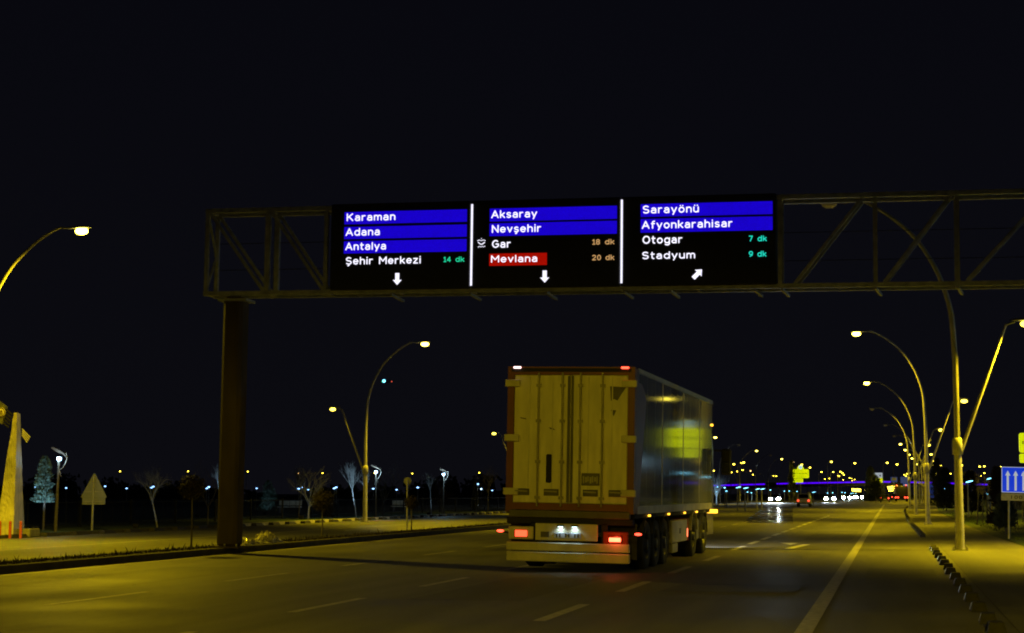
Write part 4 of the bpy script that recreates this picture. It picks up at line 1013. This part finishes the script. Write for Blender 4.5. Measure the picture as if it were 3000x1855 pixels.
# ornamental park lamps with a curved leaf arm
M['leafarm'] = mat("curved_leaf_arm", (0.25, 0.22, 0.2), 0.5, metal=0.3, var=0.2)
M['lantern'] = mat("cool_lantern", (0.8, 0.9, 1), 0.3, var=0, emis=(0.42, 0.68, 1.0), es=5)
def leaf_lamp(loc, label, h=2.72, es=None, pw=25, lean=0.0, sc_=1.0):
    t = thing("park_lamp", label, "park lamp", loc, 0, "ornamental park lamps"); t.rotation_euler = (0, lean, 0); t.scale = (sc_,) * 3
    MB().tube([(0, 0, 0), (0, 0, h - .25), (0, 0, h - .065)], [.07, .04, .06], 12).build("pole", M['bark'], t)
    MB().lathe([(.06, h - .06), (.085, h - .02), (.09, h + .06), (.07, h + .08), (.001, h + .09)], n=16).build("lantern", M['lantern'], t)
    pts = [(.10 + .5 * sin(a) * .9, 0, h - .75 + a * .45) for a in [k * .2 for k in range(13)]]
    MB().tube([(.03, .0, h - .40)] + [(.04 + .27 * sin(k / 12 * pi * .62 + .25), 0, h - .40 + .055 * k) for k in range(1, 13)], [.012] + [.016] * 11 + [.008], 8).build("leaf_arm", M['leafarm'], t)
    MB().tube([(0, 0, h - .38), (.06, 0, h - .5), (.12, 0, h - .66)], [.03, .018, .006], 8).build("leaf_stem", M['leafarm'], t)
    lf = MB(); up = [(-.36, h + .43), (-.26, h + .45), (-.12, h + .39), (.06, h + .32), (.22, h + .20), (.29, h + .08), (.13, h + .20), (-.05, h + .25), (-.22, h + .33)]
    lf.prism(up, -.03, .03); lf.build("leaf_shade", M['rust'], t)
    if pw: point("park_light", (.0, -.2, h + .02), pw, COOL, .1, t)
    return t
leaf_lamp((-30.75, 59.5, 0.1), "leaning park lamp with glowing white top beside the lit conifer near the stone pillar", pw=30, lean=radians(1.6))
p = at(1102, 1381, 100); leaf_lamp((p.x, 100, .1), "park lamp with curved arm just right of the tall left street lamp", pw=60)
p = at(1300, 1389, 114); leaf_lamp((p.x, 114, .1), "bright white park lamp with curved arm between round sign and truck", pw=60)
p = at(1410, 1432, 190); leaf_lamp((p.x, 190, -.7), "small low park lamp with curved arm close left of the truck", pw=0)
# garden floodlights that wash the bare trees
def flood(loc, aim, pw, label):
    t = thing("garden_floodlight", label, "floodlight", loc, 0, "garden floodlights")
    MB().bbox(-.12, .12, -.08, .08, .02, .18, .02).build("housing", M['black'], t); MB().tube([(0, 0, -.02), (0, 0, .03)], .04, 6).build("stem", M['black'], t)
    o = spot("flood_beam", (0, 0, .24), Vector(aim) - Vector(loc), pw, (0.45, 0.75, 1.0), 70, .6, .05, t); return t

# triangular sign seen from behind
t = thing("warning_sign", "grey back of an arrow shaped warning sign left of the gantry post", "road sign", (-30.35, 61.8, 0.1), radians(6))
b = MB(); b.prism([(-.52, 1.30), (-.47, 1.26), (0.47, 1.26), (.52, 1.30), (.03, 2.20), (-.03, 2.20)], 0, .02); b.prism([(-.46, 1.0), (.46, 1.0), (.46, 1.255), (-.46, 1.255)], 0, .02)
b.build("panel", M['signback'], t); MB().tube([(-.03, -.04, -.05), (.0, -.04, 2.1)], .045, 10).build("pole", M['galv'], t)
MB().beam((-.35, -.02, 1.5), (.35, -.02, 1.5), .03).build("bracket", M['galv'], t); MB().beam((-.35, -.02, 1.12), (.35, -.02, 1.12), .03).build("bracket", M['galv'], t)
# round sign backs
def round_back(loc, zc, r, label, group=None):
    t = thing("round_sign", label, "road sign", loc, 0, group)
    MB().lathe([(.001, 0), (r, 0), (r, .02), (.001, .02)], (0, 0, zc), 'y', 28).build("disc", M['signback'], t)
    MB().tube([(0, -.035, -.05), (0, -.035, zc + r * .5)], .035, 8).build("pole", M['galv'], t)
p = at(1194, 1410, 63.4); round_back((p.x, 63.4, .1), p.z - .1, .155, "blank round sign back on a post, above a dark ball tree between lamp and truck")
for px, lab in ((2323, "pale round sign back left behind the pale car"), (2369, "pale round sign back right behind the pale car")):
    p = at(px, 1449, 215); round_back((p.x, 215, 0), p.z, .30, lab, "round sign backs behind the pale car")
p = at(2166, 1436, 190); round_back((p.x, 190, 0), p.z, .16, "small yellowish round sign just right of the truck beside the kerb")

# ball-topped shrubs on the median
def ball_tree(loc, trunk, r, label, seed):
    rg = random.Random(seed); t = thing("ball_shrub", label, "shrub", loc, 0, "ball shrubs on the median")
    MB().tube([(0, 0, 0), (.01, 0, trunk * .5), (0, 0, trunk + .15)], [.03, .024, .02], 8).build("trunk", M['bark'], t)
    s = MB()
    for i in range(1500):
        u = Vector((rg.gauss(0, 1), rg.gauss(0, 1), rg.gauss(0, 1))).normalized(); q = u * r * (rg.random() ** .4) * rg.uniform(.85, 1.1)
        c = Vector((0, 0, trunk + r)) + Vector((q.x, q.y, q.z * .95)); a = Vector((rg.gauss(0, 1), rg.gauss(0, 1), rg.gauss(0, 1))).normalized() * .03; b_ = a.cross(u).normalized() * .018
        s.add([c - a, c + b_, c + a, c - b_], [(0, 1, 2, 3)])
    s.build("crown", M['brownleaf'], t)
ball_tree((-17.63, 51.9, .12), .80, .38, "dark brown ball shrub on a thin trunk right of the gantry post", 1)
ball_tree((-17.12, 40.3, .12), 1.2, .36, "dark ball shrub on a thin trunk left of the gantry post", 2)
ball_tree((-17.7, 62.5, .12), .8, .28, "dark ball shrub standing in front of the round sign back", 3)
for i, Y in enumerate((96, 112, 128, 144)): ball_tree((-17.7, Y, .12), .95, .32, "small dark ball shrub on the far median beyond the truck, %s from the truck" % ORD[i], 10 + i)

# crumpled plastic sheet on the median
s = MB(); rg = random.Random(5); nx, ny = 44, 14
vs = []
for j in range(ny + 1):
    for i in range(nx + 1):
        u, v = i / nx, j / ny; e = sin(pi * v) ** .6
        hgt = (.07 + .10 * math.exp(-((u - .26) / .17) ** 2) + .24 * math.exp(-((u - .72) / .13) ** 2)) * e * min(1, 6 * u) * min(1, 7 * (1 - u))
        vs.append((-17.7 + .62 * v + rg.uniform(-.03, .03), 43.6 + 3.7 * u + rg.uniform(-.05, .05), .14 + max(0, hgt * rg.uniform(.45, 1.3))))
s.add(vs, [(j * (nx + 1) + i, j * (nx + 1) + i + 1, (j + 1) * (nx + 1) + i + 1, (j + 1) * (nx + 1) + i) for j in range(ny) for i in range(nx)])
tag(s.build("plastic_sheet", M['plastic']), "crumpled shiny plastic sheet heaped on the median just right of the gantry post", "plastic sheet")

# ------------------------------------------------------------ trees
def bare_tree(loc, h, trunk_h, spread, label, seed, r0=.05, upright=.6, lean=(0, 0), n1=6, depth=4, group="bare park trees", tint=None):
    rg = random.Random(seed); t = thing("bare_tree", label, "tree", loc, 0, group)
    tr = MB(); top = Vector((lean[0], lean[1], trunk_h))
    tr.tube([(0, 0, -.03), (lean[0] * .3, lean[1] * .3, trunk_h * .35), (lean[0] * .7, lean[1] * .7, trunk_h * .7), top], [r0 * 1.2, r0, r0 * .85, r0 * .75], 9); tr.build("trunk", tint or M['bark'], t)
    s = MB()
    def grow(p, d, ln, r, k):
        pts = [p]; q = p.copy(); dd = d.copy()
        for i in range(3):
            dd = (dd + Vector((rg.gauss(0, .12), rg.gauss(0, .12), rg.gauss(0, .05) + .10 * upright))).normalized(); q = q + dd * ln / 3; pts.append(q.copy())
        s.tube(pts, [r, r * .85, r * .65, r * .4], 5 if k > 1 else 3, caps=False)
        if k <= 0: return
        for i in range(rg.choice((2, 3, 3))):
            a = rg.uniform(.25, .65) * (1.2 - upright * .5); az = rg.uniform(0, 2 * pi)
            u = dd.orthogonal().normalized(); v = dd.cross(u)
            nd = (dd * cos(a) + (u * cos(az) + v * sin(az)) * sin(a)).normalized()
            grow(pts[rg.choice((1, 2, 3, 3))], nd, ln * rg.uniform(.6, .85), r * .55, k - 1)
    ln = (h - trunk_h) * .42
    for i in range(n1):
        az = 2 * pi * i / n1 + rg.uniform(-.4, .4); sp = spread * rg.uniform(.5, 1.1)
        grow(top - Vector((0, 0, rg.uniform(0, .12) * trunk_h)), Vector((cos(az) * sp, sin(az) * sp, 1)).normalized(), ln, r0 * .6, depth)
    s.build("crown", tint or M['bark'], t); return t
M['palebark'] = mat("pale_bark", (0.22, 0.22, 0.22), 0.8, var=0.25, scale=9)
def tr_at(px, Y): p = at(px, 1500, Y); return (p.x, Y, .1)
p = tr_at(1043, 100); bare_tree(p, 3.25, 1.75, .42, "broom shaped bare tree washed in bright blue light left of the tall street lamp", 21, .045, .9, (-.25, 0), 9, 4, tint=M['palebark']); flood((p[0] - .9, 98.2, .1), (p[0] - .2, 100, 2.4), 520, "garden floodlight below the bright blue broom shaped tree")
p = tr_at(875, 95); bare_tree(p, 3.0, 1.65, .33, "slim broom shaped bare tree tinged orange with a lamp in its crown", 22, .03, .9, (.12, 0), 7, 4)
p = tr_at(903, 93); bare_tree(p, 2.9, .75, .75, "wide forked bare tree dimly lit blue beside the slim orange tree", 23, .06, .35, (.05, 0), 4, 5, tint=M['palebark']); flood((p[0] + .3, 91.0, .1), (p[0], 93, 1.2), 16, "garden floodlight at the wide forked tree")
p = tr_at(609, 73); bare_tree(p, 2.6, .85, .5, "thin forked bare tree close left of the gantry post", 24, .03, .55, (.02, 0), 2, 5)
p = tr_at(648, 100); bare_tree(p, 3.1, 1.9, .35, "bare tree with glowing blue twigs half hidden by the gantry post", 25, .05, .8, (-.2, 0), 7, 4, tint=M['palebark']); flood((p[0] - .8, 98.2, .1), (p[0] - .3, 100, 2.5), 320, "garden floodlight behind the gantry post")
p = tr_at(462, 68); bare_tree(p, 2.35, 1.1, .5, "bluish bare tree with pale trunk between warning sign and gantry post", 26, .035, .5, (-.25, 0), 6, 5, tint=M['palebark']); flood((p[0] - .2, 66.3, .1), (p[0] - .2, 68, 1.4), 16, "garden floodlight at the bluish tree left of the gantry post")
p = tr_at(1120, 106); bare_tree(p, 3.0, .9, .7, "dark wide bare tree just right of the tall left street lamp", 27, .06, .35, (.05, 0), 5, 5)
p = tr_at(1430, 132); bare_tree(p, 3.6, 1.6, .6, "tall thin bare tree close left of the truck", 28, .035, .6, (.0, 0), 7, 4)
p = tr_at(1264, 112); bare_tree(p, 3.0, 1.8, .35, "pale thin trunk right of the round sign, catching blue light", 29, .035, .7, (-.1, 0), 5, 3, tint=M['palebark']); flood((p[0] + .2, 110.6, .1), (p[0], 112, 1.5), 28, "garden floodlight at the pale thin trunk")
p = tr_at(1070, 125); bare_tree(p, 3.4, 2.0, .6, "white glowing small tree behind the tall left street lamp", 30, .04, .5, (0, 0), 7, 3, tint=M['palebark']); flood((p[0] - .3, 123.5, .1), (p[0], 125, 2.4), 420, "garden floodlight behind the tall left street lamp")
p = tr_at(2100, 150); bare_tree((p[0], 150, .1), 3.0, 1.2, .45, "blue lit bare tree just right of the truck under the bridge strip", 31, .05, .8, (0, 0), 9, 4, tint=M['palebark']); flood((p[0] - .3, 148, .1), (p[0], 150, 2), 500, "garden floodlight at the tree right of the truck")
def column_tree(loc, h, r, label, seed, m, n=3800, trunk=.5, shape=1.0, cat="tree", group=None, leaf=.07):
    rg = random.Random(seed); t = thing("evergreen_tree" if m is not M['brownleaf'] else "leafy_tree", label, cat, loc, 0, group)
    MB().tube([(0, 0, -.03), (.02, 0, trunk), (0, 0, h * .8)], [.05, .04, .015], 8).build("trunk", M['bark'], t)
    s = MB(); cl = [(rg.uniform(0, 2 * pi), rg.random(), rg.uniform(.55, 1.15)) for _ in range(60)]
    for i in range(n):
        a, kz, kr = cl[rg.randrange(60)]; zz = min(1, max(0, kz + rg.gauss(0, .05))); rr = r * (1 - zz) ** shape * kr * rg.uniform(.3, 1.1) + .03; a += rg.gauss(0, .35)
        c = Vector((rr * cos(a), rr * sin(a), trunk + (h - trunk) * zz)); d1 = Vector((cos(a), sin(a), rg.uniform(.2, 1.2))).normalized() * leaf * rg.uniform(.6, 1.3); d2 = d1.cross(Vector((rg.gauss(0, 1), rg.gauss(0, 1), 1))).normalized() * leaf * .22
        s.add([c - d1 * .4, c + d2, c + d1, c - d2], [(0, 1, 2, 3)])
    s.build("crown", m, t); return t
p = tr_at(128, 62); column_tree(p, 2.85, .42, "young conifer lit cyan beside the stone pillar", 41, M['conifer'], 4200, 1.1, .6, leaf=.09); flood((p[0] + .5, 60.4, .1), (p[0], 62, 2.4), 260, "garden floodlight at the cyan conifer")
p = tr_at(960, 96); column_tree(p, 1.75, .3, "dim brown columnar tree behind the median ball shrub", 42, M['brownleaf'], 2500, .1, .2)
p = tr_at(1392, 125); column_tree(p, 2.5, .3, "dim yellow green columnar tree between park lamp and truck", 43, M['darkleaf'], 2600, .2, .5)
p = tr_at(1293, 122); column_tree(p, 2.7, .9, "dim brown leafy tree behind the bright park lamp", 44, M['brownleaf'], 4200, .6, .3)
p = tr_at(785, 110); column_tree(p, 2.3, .7, "dark green tree faintly lit right of the gantry post", 45, M['conifer'], 3200, .3, .5); flood((p[0] + .3, 108.6, .1), (p[0], 110, 1.4), 18, "garden floodlight right of the gantry post")
for i, (px, Y, h, r, m, lab) in enumerate(((2552, 300, 6.0, 1.3, 'darkleaf', "tall dark evergreen standing between the far headlights and the white and yellow sign"), (2566, 290, 4.4, 1.6, 'darkleaf', "lower dark evergreen right against the tall one below the white and yellow sign"), (2322, 330, 7.6, .9, 'darkleaf', "narrow dark evergreen left behind the municipal sign"),
        (2105, 75, 1.6, .3, 'darkleaf', None), (2748, 190, 5.2, 1.0, 'darkleaf', "dark conifer between the second and first right-hand poles"), (2772, 150, 3.6, .9, 'darkleaf', "dark bushy tree close left of the nearest right-hand pole"), (2845, 120, 3.0, .8, 'brownleaf', "dim brown tree right of the nearest right-hand pole"), (2925, 75, 2.6, .42, 'brownleaf', "brown leafy column tree just left of the blue lane sign"), (2945, 66, 1.6, .35, 'darkleaf', "dark low tree below the blue lane sign"))):
    if lab is None: continue
    p = at(px, 1480, Y); column_tree((p.x, Y, 0), h, r, lab, 60 + i, M[m], 3600, .3, .45, leaf=.10 + Y * .0006)
for i, (px, Y) in enumerate(((2862, 84), (2878, 88), (2892, 82), (2904, 90), (2980, 80), (2995, 86))):
    p = at(px, 1500, Y); bare_tree((p.x, Y, .1), 2.4, 1.3, .3, "thin dark sapling with stake on the right verge, %s right of the nearest pole" % ORD[i], 80 + i, .03, .8, (rng.uniform(-.1, .1), 0), 4, 3, group="saplings on the right verge")
# fences
def fence(name, x, y0, y1, h, label, pitch=1.1):
    t = thing(name, label, "fence", (0, 0, 0)); b = MB(); y = y0
    while y < y1: b.box(x - .008, x + .008, y, y + .016, .12, h - .05); y += pitch
    for z in (.25, h - .12): b.box(x - .012, x + .012, y0, y1, z, z + .03)
    b.build("railing", M['black'], t); y = y0; n = 0
    while y < y1 and n < 60: MB().box(x - .04, x + .04, y, y + .08, 0, h).build("post", M['black'], t); y += 5; n += 1
fence("park_fence", -34.0, 48, 175, 1.25, "low dark railing fence between the park kerb and the bare trees")
fence("wire_fence", 9.6, 62, 180, 1.2, "dark fence on the verge below the blue lane sign", .3)
# park bench-like low walls faintly lit
for px, Y, w2, lab in ((848, 120, 1.8, "pale low bench in the park behind the wide forked tree"), (1168, 128, 1.2, "small blue lit bench left below the round sign")):
    p = at(px, 1500, Y); t = thing("park_bench", lab, "bench", (p.x, Y, .1))
    MB().bbox(-w2 / 2, w2 / 2, -.25, .25, .40, .48, .02).build("seat", M['signplate'], t); MB().bbox(-w2 / 2, w2 / 2, .2, .26, .55, .9, .02).build("backrest", M['signplate'], t)
    for x in (-w2 / 2 + .15, w2 / 2 - .15): MB().box(x - .04, x + .04, -.2, .24, 0, .398).build("leg", M['black'], t)
    point("bench_fill", (0, -1.2, 1.1), 1.5, COOL, .1, t)  # unseen point light added in front to brighten the bench

# ------------------------------------------------------------ signs on the right
p = at(2931, 1368, 60)
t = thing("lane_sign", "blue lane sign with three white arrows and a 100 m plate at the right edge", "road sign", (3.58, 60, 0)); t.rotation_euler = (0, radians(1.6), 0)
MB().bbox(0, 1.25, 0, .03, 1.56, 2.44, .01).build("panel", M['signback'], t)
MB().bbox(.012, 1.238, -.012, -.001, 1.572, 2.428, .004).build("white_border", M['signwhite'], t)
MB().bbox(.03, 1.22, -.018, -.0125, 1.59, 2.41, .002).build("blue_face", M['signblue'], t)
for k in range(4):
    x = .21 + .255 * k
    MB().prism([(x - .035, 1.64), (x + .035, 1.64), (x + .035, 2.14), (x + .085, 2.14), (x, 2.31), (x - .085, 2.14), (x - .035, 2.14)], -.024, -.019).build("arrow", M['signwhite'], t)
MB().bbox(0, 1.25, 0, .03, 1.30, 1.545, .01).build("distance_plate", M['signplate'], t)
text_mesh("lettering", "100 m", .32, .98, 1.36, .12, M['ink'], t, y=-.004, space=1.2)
for x in (.25, 1.0): MB().tube([(x, .06, -.05), (x, .06, 2.3)], .035, 8).build("pole", M['galv'], t)
def muni_sign(loc, label):
    t = thing("municipal_sign", label, "illuminated sign", loc, 0, "illuminated municipal signs")
    b = MB(); pts = []
    def rr(x0, x1, z0, z1, r):
        o = []
        for cx, cz, a0 in ((x1 - r, z0 + r, -90), (x1 - r, z1 - r, 0), (x0 + r, z1 - r, 90), (x0 + r, z0 + r, 180)):
            for k in range(5): a = radians(a0 + 22.5 * k); o.append((cx + r * cos(a), cz + r * sin(a)))
        return o
    MB().prism(rr(0, 3, 4.45, 6.1, .18), -.12, .12).build("main_board", M['boardyellow'], t)
    MB().prism([(.8, 6.11), (2.1, 6.11), (2.05, 6.4), (1.75, 6.8), (1.45, 6.95), (1.15, 6.8), (.85, 6.4)], -.12, .12).build("crest_board", M['boardyellow'], t)
    MB().lathe([(.001, -.16), (.36, -.16), (.36, -.125)], (1.45, 0, 6.5), 'y', 24).build("crest_disc", M['emblem'], t)
    b = MB()
    for k in range(3): b.box(1.26 + .14 * k, 1.32 + .14 * k, -.17, -.161, 6.3, 6.62 + .1 * (k == 1))
    b.build("crest_mark", M['signplate'], t)
    MB().prism(rr(0, 1.9, 3.6, 4.36, .14), -.12, .12).build("name_board", M['boardyellow'], t)
    text_mesh("lettering", "KONYA", .85, 2.1, 5.72, .24, M['boardgreen'], t, y=-.14)
    text_mesh("lettering", "B\u00dcY\u00dcK\u015eEH\u0130R", .22, 2.78, 5.15, .32, M['boardgreen'], t, y=-.14, bold=.01)
    text_mesh("lettering", "BELED\u0130YES\u0130", .7, 2.3, 4.62, .2, M['boardgreen'], t, y=-.14)
    b = MB()
    for z in (4.1, 3.85): b.box(.35, 1.55, -.13, -.121, z, z + .05)
    b.build("small_print", M['boardgreen'], t)
    for x in (.5, 1.4): MB().tube([(x, .2, 0), (x, .2, 6.2)], .07, 8).build("pole", M['galv'], t)
    L = bpy.data.lights.new("board_glow", 'AREA'); 
    bpy.data.lights.remove(L)
    return t
muni_sign((-18.18, 330, 0), "far yellow municipal sign with pale crest above the pale car")
muni_sign((10.62, 150, .5), "yellow municipal sign cut by the right edge of the picture")
t = thing("sign_board", "far white and yellow sign board with two dark round symbols right of the dark tree", "road sign", (-3.55, 350, 0))
MB().bbox(0, 1.95, -.03, .03, 4.6, 5.65, .01).build("white_panel", M['signwhite'], t); MB().bbox(.0, 1.95, -.03, .03, 3.66, 4.58, .01).build("yellow_panel", M['boardyellow'], t)
for x in (.5, 1.45):
    b = MB()
    for k in range(20):
        a0, a1 = 2 * pi * k / 20, 2 * pi * (k + 1) / 20; b.beam((x + .36 * cos(a0), -.045, 5.08 + .36 * sin(a0)), (x + .36 * cos(a1), -.045, 5.08 + .36 * sin(a1)), .08, .02)
    b.prism([(x - .2, 4.95), (x + .2, 4.95), (x + .16, 5.2), (x - .02, 5.25)], -.05, -.035); b.build("round_symbol", M['signblueink'] if 'signblueink' in M else M['ink'], t)
MB().tube([(.97, .1, 0), (.97, .1, 5.4)], .09, 8).build("pole", M['galv'], t)
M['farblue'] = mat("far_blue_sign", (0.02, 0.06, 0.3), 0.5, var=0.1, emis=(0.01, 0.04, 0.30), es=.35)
for px0, px1, py0, py1, Y, lab, ins in ((2609, 2629, 1398, 1413, 420, "far blue overhead sign with pale inset left of the lamp poles", 1), (2638, 2661, 1397, 1416, 420, "far plain blue overhead sign beside the lamp poles", 0), (2645, 2668, 1416, 1430, 400, "lower far blue sign with pale lettering behind the lamp poles", 2), (2712, 2736, 1419, 1459, 260, "tall far blue sign between the second and third lamp poles' bases", 0)):
    a = at(px0, py0, Y); b_ = at(px1, py1, Y); t = thing("blue_road_sign", lab, "road sign", (a.x, Y, 0), 0, None); wd = b_.x - a.x
    MB().bbox(0, wd, -.04, .04, b_.z, a.z, .01).build("panel", M['farblue'], t)
    if ins == 1: MB().bbox(wd * .18, wd * .85, -.06, -.045, b_.z + (a.z - b_.z) * .35, a.z - .12, .005).build("inset", M['signback'], t)
    if ins == 2:
        bb = MB()
        for k in range(9): bb.box(.15 + k * wd / 10, .15 + k * wd / 10 + .08, -.06, -.045, a.z - .6 - .1 * (k % 2), a.z - .2)
        bb.build("lettering_block", M['signwhite'], t)
    MB().tube([(wd / 2, .08, 0), (wd / 2, .08, a.z - .1)], .08, 6).build("pole", M['galv'], t)
for px, py, lab in ((2800, 1389, "small grey sign board just left behind the nearest right-hand pole"), (2828, 1389, "small grey square board right of the nearest pole above the purple strip")):
    a = at(px, py, 260); t = thing("grey_board", lab, "sign board", (a.x, 260, 0)); MB().bbox(-.35, .35, -.03, .03, a.z - .35, a.z + .35, .01).build("panel", M['signback'], t); MB().tube([(0, .06, 0), (0, .06, a.z)], .05, 6).build("pole", M['galv'], t)
# cool light over the plaza
for i, (x, y) in enumerate(((19, 110), (22, 150), (25, 200), (22, 50))):
    t = thing("plaza_lamp", "cool white plaza lamp post beyond the right edge of the picture, %s away" % ORD[i], "plaza lamp", (x + 4, y, 0), 0, "plaza lamp posts")
    MB().tube([(0, 0, 0), (0, 0, 4.4)], [.07, .05], 8).build("pole", M['galv'], t); MB().ball((0, 0, 4.5), .25, 12, 8, 1, 1, .7).build("lantern", M['far_white'], t)
    point("plaza_light", (0, 0, 4.05), 420 if i < 3 else 1500, COOL, .2, t)  # last post: unseen, added to tint the truck side blue

# far dark woodland behind the park, one ragged mass
s = MB(); rg = random.Random(99)
for side, x0, x1, Y0 in ((0, -420, -62, 430), (1, 40, 330, 480)):
    x = x0
    while x < x1:
        hgt = 3.0 + 1.6 * sin(x * .05) + 1.2 * sin(x * .17 + 1) + rg.uniform(-.8, 1.6); wd = rg.uniform(1.2, 3.2)
        yy = Y0 + rg.uniform(-12, 12)
        for q in range(26):
            c = Vector((x + rg.gauss(0, wd * .5), yy + rg.gauss(0, 1.5), hgt * (1 - abs(rg.gauss(0, .32)))))
            a = rg.uniform(0, pi); r = rg.uniform(.35, .9); dx, dz = cos(a) * r, sin(a) * r
            s.add([c + Vector((-dx, 0, -dz)), c + Vector((dz * .5, .2, -dx * .5)), c + Vector((dx, 0, dz)), c + Vector((-dz * .5, -.2, dx * .5))], [(0, 1, 2, 3)])
        s.add([(x - wd, yy, -.1), (x + wd, yy, -.1), (x + wd * .7, yy + .3, hgt * .7), (x, yy + .2, hgt * .85), (x - wd * .7, yy + .3, hgt * .65)], [(0, 1, 2, 3, 4)])
        x += wd * .9
tag(s.build("far_woodland", M['darkleaf']), "far dark ragged tree line behind the park lamps", "woodland", kind="stuff")
